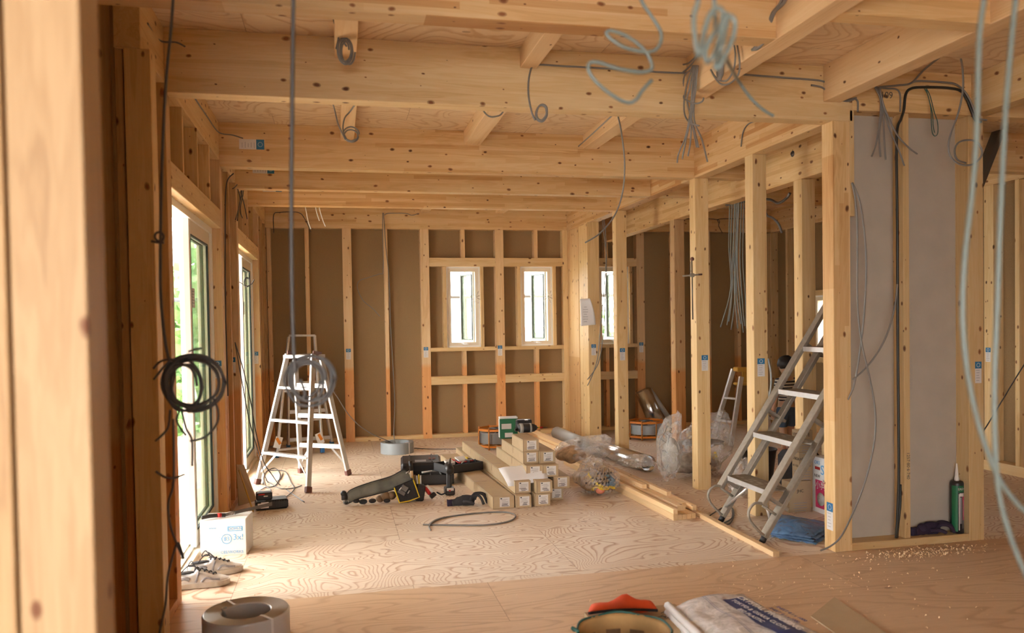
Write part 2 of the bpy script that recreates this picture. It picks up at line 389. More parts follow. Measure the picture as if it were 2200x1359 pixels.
def place(parts, root):
    """parts built at the origin follow their root's placement"""
    for p in parts: p.matrix_parent_inverse = Matrix.Identity(4)
def sbox(name, c, d, m, kind='structure'):
    o = MB().mat(m).box((0, 0, 0), d).build(name); o.location = c; o['kind'] = kind; return o

RV = Euler((0, -PI/2, 0)); RY = Euler((0, 0, PI/2)); RX = Euler((0, 0, 0))
def lumber(name, lo, hi, m, label, cat, group=None, bev=0.0025):
    """a straight timber filling the box lo..hi; the grain runs along its longest side"""
    lo = Vector(lo); hi = Vector(hi); d = hi-lo; c = (lo+hi)/2
    ax = max(range(3), key=lambda i: d[i])
    if ax == 2: rot = RV; ld = (d.z, d.y, d.x)
    elif ax == 1: rot = RY; ld = (d.y, d.x, d.z)
    else: rot = RX; ld = (d.x, d.y, d.z)
    b = min(bev, min(ld)*0.1)
    o = MB().mat(m).box((0, 0, 0), ld, bev=b).build(name)
    o.location = c; o.rotation_euler = rot
    WM[o.name] = Matrix.Translation(c) @ rot.to_matrix().to_4x4()
    tag(o, label, cat, group); return o
def sticker(post, x, y, z, n=(0, -1, 0), w=0.055, h=0.125, horiz=False, flip=False):
    """printed quality label stuck on a timber: blue field with ring above a white field with small lines"""
    b = MB(); n = Vector(n); upv = Vector((0, 0, 1)); s = upv.cross(n).normalized()
    if horiz: s, upv = upv, s*(-1 if not flip else 1)
    c = Vector((x, y, z))
    def q(u, v, du, dv, t, m):
        R = Matrix((s, upv, n)).transposed().to_4x4()
        b.mat(m).box(c+s*u+upv*v+n*(t/2), (du, dv, t), R)
    q(0, 0, w, h, 0.0006, WLAB); q(0, h*0.34, w, h*0.32, 0.0010, BLUEL)
    for k in range(12):
        a = 2*PI*k/12; q(math.cos(a)*h*0.09, h*0.34+math.sin(a)*h*0.09, 0.004, 0.004, 0.0014, WLAB)
    for k in range(5): q((-0.1+0.03*(k % 2))*w, h*(0.10-0.12*k), w*(0.6-0.1*(k % 3)), 0.003, 0.0010, INKG)
    o = b.build('paper_label', post); return o
# ================================================================ THE SETTING
P = 0.105; ZB = 2.495; ZC = 2.805
# floor: two fields of sheets meeting under the big ceiling beam
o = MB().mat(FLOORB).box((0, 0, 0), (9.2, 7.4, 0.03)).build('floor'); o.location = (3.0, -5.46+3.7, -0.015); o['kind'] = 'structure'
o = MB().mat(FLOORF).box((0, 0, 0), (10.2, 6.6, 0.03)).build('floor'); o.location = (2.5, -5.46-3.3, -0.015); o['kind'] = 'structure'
o = MB().mat(CEILB).box((0, 0, 0), (10.2, 8.2, 0.03)).build('ceiling'); o.location = (2.5, -4.0+0.105, ZC+0.015); o['kind'] = 'structure'
o = MB().mat(CEILB).box((0, 0, 0), (10.2, 4.1, 0.03)).build('ceiling'); o.location = (2.5, -10.05, ZC+0.015); o['kind'] = 'structure'
# back wall boarding with three window openings
def board(name, axis, pos, spans, holes, z0, z1, m, t=0.012):
    """sheathing in a plane: spans (a0,a1) along the wall, holes (a0,a1,z0,z1)"""
    b = MB().mat(m); cuts = sorted({spans[0], spans[1]} | {v for h in holes for v in h[:2]})
    for a, c in zip(cuts, cuts[1:]):
        hh = [h for h in holes if h[0] <= a+1e-6 and h[1] >= c-1e-6]
        segs = [(z0, z1)]
        for h in hh: segs = [(z0, h[2]), (h[3], z1)]
        for s0, s1 in segs:
            if axis == 'Y': b.box(((a+c)/2, pos+t/2, (s0+s1)/2), (c-a, t, s1-s0))
            else: b.box((pos+t/2, (a+c)/2, (s0+s1)/2), (t, c-a, s1-s0))
    o = b.build(name); o['kind'] = 'structure'; return o
WIN = [(2.075, 2.49), (2.99, 3.40), (3.99, 4.40)]
board('wall_back', 'Y', P, (-0.12, 6.5), [(a, b, 1.085, 2.045) for a, b in WIN], 0, ZC, FIBRE)
board('wall_left', 'X', -P-0.012, (-5.94, 0.1), [(-5.355, -3.64, 0.0, 2.06), (-2.625, -0.91, 0.0, 2.06)], 0, ZC, FIBRE)
board('wall_right', 'X', 6.37+P, (-5.9, 0.1), [(-1.13, -0.86, 0.90, 1.64)], 0, ZC, FIBRE)
# room behind the viewer: unseen walls added to limit light, with one tuned opening
board('wall_right', 'X', 6.37+P, (-12.0, -5.9), [], 0, ZC, FIBRE)
board('wall_front_unseen', 'Y', -12.0, (-2.2, 6.5), [(-1.6, 1.0, 0.2, 2.1)], 0, ZC, FIBRE)
board('wall_left', 'X', -2.2, (-12.0, -8.14), [], 0, ZC, FIBRE)
# ================================================================ THE TIMBER FRAME
H = 0.0525; M9 = 0.91
# --- back wall posts (bays of 91 cm), studs, rails
gb = 'posts of the back wall'
bp = {}
for k, lab in [(1, 'square post left of the middle of the back wall, blue label, rising behind the ladders'),
               (2, 'square back wall post just left of the left small window, blue label at sill height'),
               (3, 'square back wall post between the two small white windows, blue label'),
               (5, 'back wall post in the dark rear room, right of the half-hidden third window')]:
    bp[k] = lumber('timber_post', (k*M9-H, 0, 0), (k*M9+H, P, 2.505), TREAT, lab, 'post', gb)
for k in (1, 2, 3): sticker(bp[k], k*M9-(0.005 if k != 3 else 0.01), 0, 1.035)
sticker(bp[5], 5*M9, 0, 1.035)
bp[0] = lumber('timber_post', (-P, 0, 0), (0.0, P, 2.505), TREAT, 'corner post where the left wall meets the back wall', 'post', gb)
bp[4] = lumber('timber_post', (3.53, 0, 0), (3.595, P, 2.505), PINE, 'narrow pale post right of the right small window at the back wall', 'post', gb)
lumber('timber_post', (6*M9-H, 0, 0), (6*M9+H, P, 2.505), TREAT, 'back wall post in the dark rear room seen right of the hung sword-like clamp', 'post', gb)
gs = 'thin studs of the back wall'
for x, lab in [(0.455, 'thin stud left of the labelled post, directly above the back stepladder'),
               (1.36, 'thin stud in the middle of the wide brown board field, grey cable hanging beside it'),
               (5.005, 'thin stud on the dark rear wall between the third window and the clamp post'),
               (5.915, 'thin stud on the dark rear wall behind the bundle of grey cables'),
               (0.03, 'edge stud on the back wall in the left corner')]:
    lumber('wall_stud', (x-0.0225, 0.005, 0.045), (x+0.0225, P, 2.505), TREAT, lab, 'stud', gs)
lumber('girder', (-P, -0.0, 2.505), (6.5, P, ZC), GLU, 'long beam along the top of the back wall', 'beam')
segs = [(0.0, M9-H, 'leftmost piece of floor plate along the back wall, behind the ladders'), (M9+H, 2*M9-H, 'piece of floor plate along the back wall behind the grey cable coil'),
        (2*M9+H, 3*M9-H, 'piece of floor plate under the left small window'), (3*M9+H, 3.53, 'piece of floor plate under the right small window'),
        (3.70, 5*M9-H, 'piece of floor plate under the half-hidden third window'), (5*M9+H, 6*M9-H, 'piece of floor plate at the rear wall behind the tall duct'), (6*M9+H, 6.37, 'rightmost piece of floor plate at the rear wall')]
for a, b, lab in segs:
    lumber('floor_plate', (a, 0.0, 0), (b, P, 0.045), PINE, lab, 'timber plate', 'floor plates of the back wall')
def bay(x0, x1, wx0, wx1, side, mid):
    g = 'window framing pieces of the back wall'
    lumber('lintel', (x0, 0, 2.06), (x1, P, 2.165), PINE, 'short lintel over the %s' % side, 'timber rail', g)
    lumber('window_rail', (x0, 0, 1.04), (x1, P, 1.085), PINE, 'sill rail under the %s' % side, 'timber rail', g)
    lumber('wall_rail', (x0, 0, 0.64), (x1, P, 0.74), PINE, 'low cross rail below the %s' % side, 'timber rail', g)
    lumber('jamb_stud', (wx0-0.045, 0, 1.085), (wx0, P, 2.06), PINE, 'upright framing the left edge of the %s' % side, 'stud', g)
    lumber('jamb_stud', (wx1, 0, 1.085), (wx1+0.04, P, 2.06), PINE, 'upright framing the right edge of the %s' % side, 'stud', g)
    for z0, z1, w in ((2.165, 2.505, 'top piece above the lintel'), (0.74, 1.04, 'short piece under the sill'), (0.045, 0.64, 'bottom piece down to the floor plate')):
        lumber('wall_stud', (mid-0.024, 0.003, z0), (mid+0.024, P, z1), TREAT, 'cripple stud in line with the %s, %s' % (side, w), 'stud', g)
bay(2*M9+H, 3*M9-H, WIN[0][0], WIN[0][1], 'left small window', 2.285)
bay(3*M9+H, 3.53, WIN[1][0], WIN[1][1], 'right small window', 3.19)
bay(3.705, 5*M9-H, WIN[2][0], WIN[2][1], 'half-hidden third window', 4.10)
# knotty panels joining the partition to the back wall
lumber('laminated_panel', (3.595, -0.44, 0), (3.70, 0.10, 2.495), GLUS, 'broad knotty laminated panel at the end of the back wall, nailed all over', 'panel')
lumber('laminated_panel', (3.60, -0.80, 0), (3.69, -0.45, 2.495), PINE, 'broad yellowish panel in front of the knotty one, paper sheet pinned near it', 'panel')

# --- left wall
gl = 'posts of the left wall'
lp = {}
LD = [(-5.46, -5.355, 'left wall post before the near sliding door, dark cable hanging in front'),
      (-3.64, -3.535, 'left wall post on the far side of the near sliding door, orange foot'),
      (-2.73, -2.625, 'left wall post on the near side of the far sliding door'),
      (-0.91, -0.805, 'left wall post on the far side of the far sliding door')]
for i, (a, b, lab) in enumerate(LD):
    lp[i] = lumber('timber_post', (-P, a, 0), (0, b, 2.54), TREATD if i == 0 else TREAT, lab, 'post', gl)
sticker(lp[0], -0.072, -5.46, 1.12, w=0.06, h=0.13); sticker(lp[1], -0.045, -3.64, 1.07); sticker(lp[2], -0.06, -2.73, 1.06); sticker(lp[3], -0.05, -0.91, 1.05)
for y, lab in [(-3.50, 'stud set against the far jamb post of the near sliding door'), (-3.19, 'middle stud of the short wall between the two sliding doors'), (-0.62, 'first stud past the far sliding door'), (-0.455, 'middle stud between the far sliding door and the corner'), (-0.10, 'last stud of the left wall by the corner')]:
    lumber('wall_stud', (-P, y, 0.045), (-0.001, y+0.045, 2.54), TREATD, lab, 'stud', 'studs of the left wall')
lumber('girder', (-P, -5.94, 2.54), (0.0, 0.0, ZC), PINE, 'long beam along the top of the left wall above the sliding doors', 'beam')
for a, b, w in ((-5.355, -3.64, 'near'), (-2.625, -0.91, 'far')):
    lumber('lintel', (-P, a, 2.06), (0.0, b, 2.19), PINE, 'long lintel over the %s sliding door' % w, 'timber rail')
ct = [(-5.025, 'first'), (-4.57, 'second'), (-4.115, 'third')]
for y, w in ct: lumber('cripple_stud', (-P, y, 2.19), (0, y+0.03, 2.54), PINE, '%s short stud above the near sliding door, counted from the viewer' % w, 'stud', 'short studs above the doors')
for y, w in ((-2.30, 'first'), (-1.85, 'second'), (-1.39, 'third')): lumber('cripple_stud', (-P, y, 2.19), (0, y+0.03, 2.54), PINE, '%s short stud above the far sliding door, counted from the viewer' % w, 'stud', 'short studs above the doors')
lumber('floor_plate', (-P, -5.83, 0), (0, -5.46, 0.05), TREATD, 'stub of floor plate before the near sliding door', 'timber plate')
lumber('floor_plate', (-P, -3.455, 0), (0, -2.73, 0.05), TREATD, 'floor plate between the two sliding doors', 'timber plate')
lumber('floor_plate', (-P, -0.805, 0), (0, 0.0, 0.05), TREATD, 'floor plate beyond the far sliding door', 'timber plate')
# posts at the near end of the left wall and in front of the viewer
lumber('timber_post', (-0.068, -5.94, 0), (0.037, -5.835, 2.54), PINE, 'pale upright at the near end of the left wall', 'post', gl)
lumber('timber_post', (-0.23, -5.925, 0), (-0.075, -5.80, ZC), TREATD, 'shaded broad upright behind the blurred near post', 'post', gl)
board('wall_left', 'X', -2.2, (-8.14, -5.79), [], 0, ZC, FIBRE)  # unseen wall, added to keep sky light off the near uprights
sb = board('wall_left', 'Y', -5.79, (-2.2, -0.12), [], 0, ZC, FIBRE)
# foreground wall end
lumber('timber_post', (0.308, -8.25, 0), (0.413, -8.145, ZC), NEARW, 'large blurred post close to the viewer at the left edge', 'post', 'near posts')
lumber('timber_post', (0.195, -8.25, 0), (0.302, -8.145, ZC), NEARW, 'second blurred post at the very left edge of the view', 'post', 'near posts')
board('wall_front_unseen', 'Y', -8.14, (-2.2, 0.19), [], 0, ZC, FIBRE)  # unseen sheathing, added to block light beside the near posts

# --- ceiling beams across the room
gx = 'beams across the room'
B1 = lumber('ceiling_beam', (-0.0, -5.46, ZB), (3.72, -5.355, ZC), PINE, 'large knotty beam across the whole room in the foreground of the main bay', 'beam', gx)
B2 = lumber('ceiling_beam', (0.0, -3.64, ZB), (3.5875, -3.535, ZC), GLU, 'second cross beam with a white and blue label near its left end', 'beam', gx)
B3 = lumber('ceiling_beam', (0.0, -2.73, ZB), (3.5875, -2.625, ZC), GLU, 'third cross beam counted from the foreground', 'beam', gx)
B4 = lumber('ceiling_beam', (0.0, -1.82, ZB), (3.5875, -1.715, ZC), GLU, 'fourth cross beam, the last before the back wall', 'beam', gx)
sticker(B2, 0.22, -3.64, 2.655, w=0.07, h=0.17, horiz=True, flip=True)
sticker(B3, 0.22, -2.73, 2.655, w=0.07, h=0.17, horiz=True, flip=True)
sticker(B4, 0.22, -1.82, 2.655, w=0.07, h=0.17, horiz=True, flip=True)
B0 = lumber('ceiling_beam', (-0.25, -6.385, 2.585), (2.69, -6.28, ZC), GLUS, 'nearest cross beam along the top edge of the view', 'beam', gx)
lumber('ceiling_beam', (3.72, -5.46, 2.56), (6.4, -5.355, ZC), GLU, 'brown beam over the grey plasterboard, number pencilled on it', 'beam', gx)
lumber('ceiling_beam', (2.80, -6.665, 2.60), (3.53, -6.565, ZC), GLU, 'short cross beam between the two long beams at top right', 'beam', gx)
# beams running into the depth
gy = 'beams running into the depth'
lumber('ceiling_beam', (2.69, -9.4, 2.585), (2.80, -5.46, ZC), NEWP, 'pale beam running from the top edge into the cross beam, cables hung on it', 'beam', gy)
lumber('ceiling_beam', (3.53, -9.4, 2.60), (3.64, -5.46, ZC), NEWP, 'long pale beam ending above the corner post at the right', 'beam', gy)
lumber('ceiling_beam', (4.52, -9.4, 2.56), (4.63, -5.46, ZC), PINE, 'beam at the right edge ending above the right-hand post', 'beam', gy)
lumber('ceiling_beam', (3.5875, -5.355, ZB), (3.6925, 0.0, ZC), GLUS, 'strongly laminated beam along the row of partition posts', 'beam', gy)
lumber('ceiling_beam', (4.045, -5.30, 2.36), (4.15, 0.0, 2.64), GLU, 'bolted beam in the rear room behind the partition posts', 'beam', gy)
# short joists between cross beams
gj = 'short ceiling joists'
for x0, x1, y0, y1, lab in [(0.80, 0.905, -6.28, -5.46, 'left joist between the nearest cross beam and the large knotty beam'),
        (1.75, 1.84, -6.28, -5.46, 'middle joist between the nearest cross beam and the large knotty beam'),
        (0.835, 0.93, -5.355, -3.64, 'left joist behind the large knotty beam, looped wire under it'),
        (1.735, 1.86, -5.355, -3.64, 'middle joist behind the large knotty beam'),
        (2.665, 2.775, -5.355, -3.64, 'right joist behind the large knotty beam'),
        (1.77, 1.87, -2.625, -1.82, 'joist between the third and fourth cross beam'),
        (1.77, 1.88, -1.715, 0.0, 'left joist between the last cross beam and the back wall'),
        (2.69, 2.79, -1.715, 0.0, 'right joist between the last cross beam and the back wall')]:
    lumber('ceiling_joist', (x0, y0, 2.70), (x1, y1, ZC), NEWP, lab, 'joist', gj)
lumber('ceiling_joist', (0.80, -8.4, 2.70), (0.91, -6.385, ZC), NEWP, 'joist at the top edge in front of the nearest cross beam', 'joist', gj)
lumber('ceiling_joist', (1.82, -8.4, 2.70), (1.91, -6.385, ZC), NEWP, 'right-hand joist touching the top edge of the view', 'joist', gj)
for y0, lab in [(-3.64, 'beam stub from the partition towards the bolted beam, near one'), (-2.73, 'beam stub from the partition towards the bolted beam, far one')]:
    lumber('ceiling_beam', (3.6925, y0, 2.50), (4.045, y0+P, 2.60), GLU, lab, 'beam', gy)
for y0, lab in [(-4.2, 'cross beam high in the rear room, near one'), (-2.4, 'cross beam high in the rear room, far one')]:
    lumber('ceiling_beam', (4.15, y0, 2.50), (6.37, y0+P, ZC), GLU, lab, 'beam', gx)
lumber('girder', (6.37, -5.355, 2.50), (6.475, 0.0, ZC), GLU, 'beam along the top of the far right wall', 'beam')

# --- partition posts
gp = 'posts of the partition'
pp = {}
for i, (y, x0, x1, lab) in enumerate([(-5.46, 3.5875, 3.70, 'corner post nearest the viewer at the big beam end, label near its foot'),
        (-4.55, 3.5875, 3.6925, 'second partition post, standing behind the metal step ladder'),
        (-3.64, 3.590, 3.705, 'third partition post with a long clamp hung on it'),
        (-1.82, 3.575, 3.69, 'fourth partition post, rising behind the long silver tube'),
        (-0.91, 3.56, 3.70, 'farthest partition post next to the pinned paper sheet')]):
    pp[i] = lumber('timber_post', (x0, y, 0), (x1, y+P, 2.495), PINE if i else GLU, lab, 'post', gp)
sticker(pp[0], 3.5875, -5.41, 0.0+0.20, n=(-1, 0, 0), w=0.06, h=0.16)
sticker(pp[1], 3.64, -4.55, 1.03); sticker(pp[2], 3.66, -3.64, 1.02); sticker(pp[3], 3.63, -1.82, 1.03); sticker(pp[4], 3.62, -0.91, 1.05)
lumber('packing_strip', (3.70, -5.46, 1.95), (3.73, -5.355, 2.56), PINE, 'short strip nailed high on the right side of the corner post', 'timber strip')
lumber('timber_post', (4.0425, -4.42, 0), (4.15, -4.315, 2.36), PINE, 'post of the rear room seen between the second partition post and the corner post', 'post')
lumber('timber_post', (4.0425, -2.2, 0), (4.15, -2.095, 2.36), TREATD, 'rear room post hidden behind the second partition post', 'post')
# wall stub with plasterboard at the right
board('wall_middle', 'Y', -5.355, (3.73, 4.50), [], 0.0, 2.56, GYPS)
rp = lumber('timber_post', (4.50, -5.46, 0), (4.605, -5.355, 2.56), PINE, 'right-hand post of the plasterboard wall, blue label, sealant tube at its foot', 'post')
sticker(rp, 4.565, -5.46, 1.02, w=0.045, h=0.13)
lumber('wall_stud', (4.06, -5.45, 0.045), (4.10, -5.357, 2.56), PINE, 'stud in the middle of the grey plasterboard with a black cable beside it', 'stud')
lumber('floor_plate', (3.70, -5.46, 0), (4.50, -5.357, 0.045), PINE, 'floor plate at the foot of the plasterboard wall', 'timber plate')
# right exterior wall
gr_ = 'studs of the far right wall'
for y, w_, lab in [(-3.93, 0.045, 'stud at the right edge of the view on the dark far wall'), (-3.66, P, 'labelled post on the dark far wall just past the plasterboard wall'), (-3.2, 0.045, 'stud on the far right wall hidden behind the plasterboard'),
        (-1.20, 0.045, 'upright at the near side of the small right-hand window'), (-0.84, 0.045, 'upright at the far side of the small right-hand window'), (-0.40, 0.045, 'stud on the far right wall near the rear corner'), (0.0, P, 'rear right corner post'), (-2.0, P, 'post on the far right wall behind the second partition post'), (-4.85, 0.045, 'stud of the far right wall just outside the view')]:
    q = lumber('wall_stud', (6.37, y, 0.09), (6.475, y+w_, 2.50), PINE, lab, 'stud', gr_)
    if y == -3.66: sticker(q, 6.37, y+0.06, 1.02, n=(-1, 0, 0))
lumber('floor_plate', (6.37, -5.3, 0), (6.475, 0.0, 0.09), PINE, 'floor plate of the dark far right wall', 'timber plate')
lumber('window_rail', (6.37, -1.155, 1.64), (6.475, -0.84, 1.70), PINE, 'rail above the small right-hand window', 'timber rail')
lumber('window_rail', (6.37, -1.155, 0.84), (6.475, -0.84, 0.90), PINE, 'rail under the small right-hand window', 'timber rail')
lumber('floor_plate', (4.66, -1.35, 0), (4.765, 0.0, 0.07), PINE, 'low floor plate in the rear room beside the upright duct', 'timber plate')

# ================================================================ WINDOWS AND DOORS
def small_window(i, x0, x1, z0, z1, axis='Y', pos=0.03, hand=True):
    root = D.objects.new('window_%d' % i, None); COL.objects.link(root); root['kind'] = 'structure'
    if axis == 'Y': root.location = ((x0+x1)/2, pos, z0)
    else: root.location = (pos, (x0+x1)/2, z0); root.rotation_euler = (0, 0, -PI/2)
    w = x1-x0; h = z1-z0
    def ring(b, m, x0, x1, z0, z1, t, y0, y1):
        b.mat(m)
        b.box(((x0+x1)/2, (y0+y1)/2, z0+t/2), (x1-x0, y1-y0, t)); b.box(((x0+x1)/2, (y0+y1)/2, z1-t/2), (x1-x0, y1-y0, t))
        b.box((x0+t/2, (y0+y1)/2, (z0+z1)/2), (t, y1-y0, z1-z0-2*t)); b.box((x1-t/2, (y0+y1)/2, (z0+z1)/2), (t, y1-y0, z1-z0-2*t))
    parts = []
    b = MB(); ring(b, WHITEF, -w/2, w/2, 0, h, 0.018, 0, 0.12); ring(b, CREAMF, -w/2+0.018, w/2-0.018, 0.018, h-0.018, 0.042, 0.01, 0.09); parts.append(b.build('window_frame', root))
    b = MB(); iw = w/2-0.06; xs = 0.03
    # the casement is open: its sash stands out at an angle behind the frame
    a = 1.15; ca, sa = math.cos(a), math.sin(a)
    hx = iw
    def sp(u, v): return (hx-u*ca, 0.09+u*sa, v)
    L = 2*iw
    for (u0, v0, u1, v1) in ((0, 0.075, L, 0.075), (0, h-0.075, L, h-0.075), (0.01, 0.06, 0.01, h-0.06), (L-0.01, 0.06, L-0.01, h-0.06)):
        b.mat(PVC).between(sp(u0, v0), sp(u1, v1), 0.03, 0.035)
    for (u0, v0, u1, v1) in ((0.024, 0.09, L-0.024, 0.09), (0.024, h-0.09, L-0.024, h-0.09), (0.03, 0.08, 0.03, h-0.08), (L-0.03, 0.08, L-0.03, h-0.08)):
        b.mat(GASK).between(sp(u0, v0), sp(u1, v1), 0.040, 0.010)
    parts.append(b.build('window_sash', root))
    b = MB(); b.mat(GLASS).between(sp(0.02, h/2), sp(L-0.02, h/2), 0.004, h-0.18); parts.append(b.build('window_pane', root))
    b = MB(); b.mat(WHITEF).box((0, 0.008, 0.045), (0.07, 0.02, 0.014)).tube([(-0.02, -0.004, 0.04), (0.0, -0.022, 0.034), (0.05, -0.024, 0.034)], 0.005)
    parts.append(b.build('window_handle', root))
    if hand:
        b = MB(); b.mat(FILM)
        for k in range(9):
            an = 2*PI*k/9+0.3; rr = 0.05+0.02*(k % 3)
            b.tube([(w/2-0.06, 0.0, h*0.62), (w/2-0.06+math.cos(an)*rr*0.6, -0.02, h*0.62+math.sin(an)*rr*0.7), (w/2-0.06+math.cos(an)*rr, -0.01, h*0.62+math.sin(an)*rr*1.2)], 0.006, 5, 3, taper=None)
        parts.append(b.build('protective_film', root, FILM))
    place(parts, root); return root
small_window(1, WIN[0][0], WIN[0][1], 1.085, 2.06)
small_window(2, WIN[1][0], WIN[1][1], 1.085, 2.06)
small_window(3, WIN[2][0], WIN[2][1], 1.085, 2.06, hand=False)
small_window(4, -1.13, -0.86, 0.90, 1.64, axis='X', pos=6.44, hand=False)
def sliding_door(i, y0, y1, z1):
    root = D.objects.new('door_%d' % i, None); COL.objects.link(root); root['kind'] = 'structure'; root.location = (-0.09, (y0+y1)/2, 0)
    h0, h1 = y0-(y0+y1)/2, y1-(y0+y1)/2; parts = []
    b = MB().mat(WHITEF)
    b.box((-0.02, h0+0.02, z1/2), (0.10, 0.04, z1)); b.box((-0.02, h1-0.02, z1/2), (0.10, 0.04, z1)); b.box((-0.02, 0, z1-0.02), (0.10, h1-h0-0.08, 0.04))
    b.mat(CREAMF).box((-0.02, 0, 0.015), (0.12, h1-h0, 0.03)); b.mat(ALUD)
    for x in (0.0, -0.04): b.box((x, 0, 0.034), (0.006, h1-h0-0.08, 0.01))
    parts.append(b.build('door_frame', root))
    # both leaves are pushed to the far side, the near half stands open
    for j, (x, a, c) in enumerate(((0.0, 0.02, h1-0.045), (-0.04, 0.10, h1-0.045))):
        b = MB()
        b.mat(CREAMF)
        b.box((x, (a+c)/2, z1-0.085), (0.03, c-a-0.13, 0.09)); b.box((x, (a+c)/2, 0.085), (0.03, c-a-0.13, 0.10))
        b.box((x, c-0.035, z1/2), (0.03, 0.07, z1-0.08)); b.mat(WHITEF).box((x, a+0.03, z1/2), (0.032, 0.06, z1-0.08))
        b.mat(GASK)
        g0, g1, q0, q1 = a+0.06, c-0.07, 0.135, z1-0.13
        for (cy, cz, dy, dz) in (((g0+g1)/2, q0, g1-g0, 0.012), ((g0+g1)/2, q1, g1-g0, 0.012), (g0, (q0+q1)/2, 0.012, q1-q0), (g1, (q0+q1)/2, 0.012, q1-q0)): b.box((x+0.010, cy, cz), (0.014, dy, dz))
        leaf = b.build('door_leaf', root)
        b = MB().mat(GLASSG).box((x, (g0+g1)/2, (q0+q1)/2), (0.006, g1-g0, q1-q0)); pn = b.build('glass_pane', leaf)
        lst = [pn]
        if j == 0:
            b = MB().mat(WLAB).box((x+0.006, g0+0.10, 1.55), (0.001, 0.12, 0.12)); b.mat(INKG)
            for k in range(5): b.box((x+0.007, g0+0.10, 1.59-k*0.018), (0.001, 0.09, 0.005))
            lst.append(b.build('paper_label', leaf))
        place([leaf]+lst, root); 
    place(parts, root)
sliding_door(1, -5.355, -3.64, 2.06)
sliding_door(2, -2.625, -0.91, 2.06)

# ================================================================ OUTSIDE
o = MB().mat(GROUND).box((0, 0, 0), (60, 60, 0.1)).build('ground'); o.location = (0, 10, -0.62); o['kind'] = 'structure'
def bush(name, c, r, n, seed, label, m=GRASS, leaf=0.09):
    rn = random.Random(seed); b = MB().mat(m)
    for k in range(n):
        d = Vector((rn.gauss(0, 1), rn.gauss(0, 1), rn.gauss(0, 1))).normalized()*(rn.random()**0.4)
        p = Vector((d.x*r[0], d.y*r[1], d.z*r[2])); s_ = leaf*(0.6+rn.random()*0.8)
        q = Euler((rn.random()*6, rn.random()*6, rn.random()*6)).to_matrix()
        vs = [b.bm.verts.new(p+q @ Vector(v)*s_) for v in ((-0.5, -1, 0), (0.5, -1, 0.1), (0.6, 0.3, 0), (0, 1.1, 0.15), (-0.6, 0.3, 0))]
        b.bm.faces.new(vs)
    fo = b
    root = thing(name, label, 'bush', (c[0], c[1], -0.57)); fo.cur = 0
    f = fo.build('foliage', None); f.parent = root; f.location = (0, 0, c[2]+0.57)
    t = MB().mat(LEATH).cyl((0, 0, 0), (0, 0, max(0.2, c[2]+0.57-r[2]*0.3)), 0.04).build('trunk', None); t.parent = root
bush('garden_bush', (-0.2, 6.0, 0.2), (1.6, 1.2, 1.2), 900, 3, 'pale green bush outside, seen low through the left small window')
bush('garden_bush', (3.4, 6.5, 0.1), (1.5, 1.0, 1.0), 700, 4, 'pale green bush outside, seen low through the right small window')
bush('garden_bush', (6.2, 7.5, 0.6), (1.4, 1.0, 1.1), 700, 5, 'green bush outside behind the half-hidden third window')
bush('garden_bush', (-1.05, 2.6, 0.9), (0.55, 2.0, 1.7), 2600, 6, 'green shrub outside the sliding doors, seen through the near glass pane')
bush('garden_bush', (-3.4, 8.5, 1.2), (1.2, 2.2, 2.0), 1500, 8, 'taller green shrub farther off outside the sliding doors')
SCAF = plain('weathered_scaffold_pipe', (0.09, 0.095, 0.10), 0.6)
for lab, a, b_ in (('horizontal scaffold pipe outside the back wall windows', (-1.5, 1.0, 1.72), (7.5, 1.0, 1.74)), ('upright scaffold pipe outside, seen in the left small window', (2.47, 1.05, -0.57), (2.47, 1.05, 4.0)), ('upright scaffold pipe outside, seen in the right small window', (3.62, 1.05, -0.57), (3.62, 1.05, 4.0)), ('upright scaffold pipe outside, seen past the third window', (5.0, 1.05, -0.57), (5.0, 1.05, 4.0))):
    o = MB().mat(SCAF).cyl(a, b_, 0.024, 12).build('scaffold_pipe'); tag(o, lab, 'pipe', 'scaffold outside')
# ================================================================ OBJECTS ON THE FLOOR
from mathutils import noise as mn
def text(s, size, m, o, x, n, parent, name='printed_text', ext=0.0004, align='CENTER'):
    """lettering as a thin mesh: o = centre, x = reading direction, n = outward normal"""
    cu = D.curves.new('lettering', 'FONT'); cu.body = s; cu.size = size; cu.align_x = align; cu.align_y = 'CENTER'; cu.extrude = ext; cu.resolution_u = 3
    t = D.objects.new('lettering', cu); COL.objects.link(t)
    me = D.meshes.new_from_object(t.evaluated_get(bpy.context.evaluated_depsgraph_get()))
    D.objects.remove(t); D.curves.remove(cu)
    x = Vector(x).normalized(); n = Vector(n).normalized(); y = n.cross(x)
    me.transform(Matrix.Translation(Vector(o)+n*0.001) @ Matrix((x, y, n)).transposed().to_4x4())
    me.name = name; me.materials.clear(); me.materials.append(m)
    q = D.objects.new(name, me); COL.objects.link(q)
    if parent is not None: q.parent = parent; q.matrix_parent_inverse = wm(parent).inverted()
    return q
def lerp(a, b, t): return Vector(a)*(1-t)+Vector(b)*t
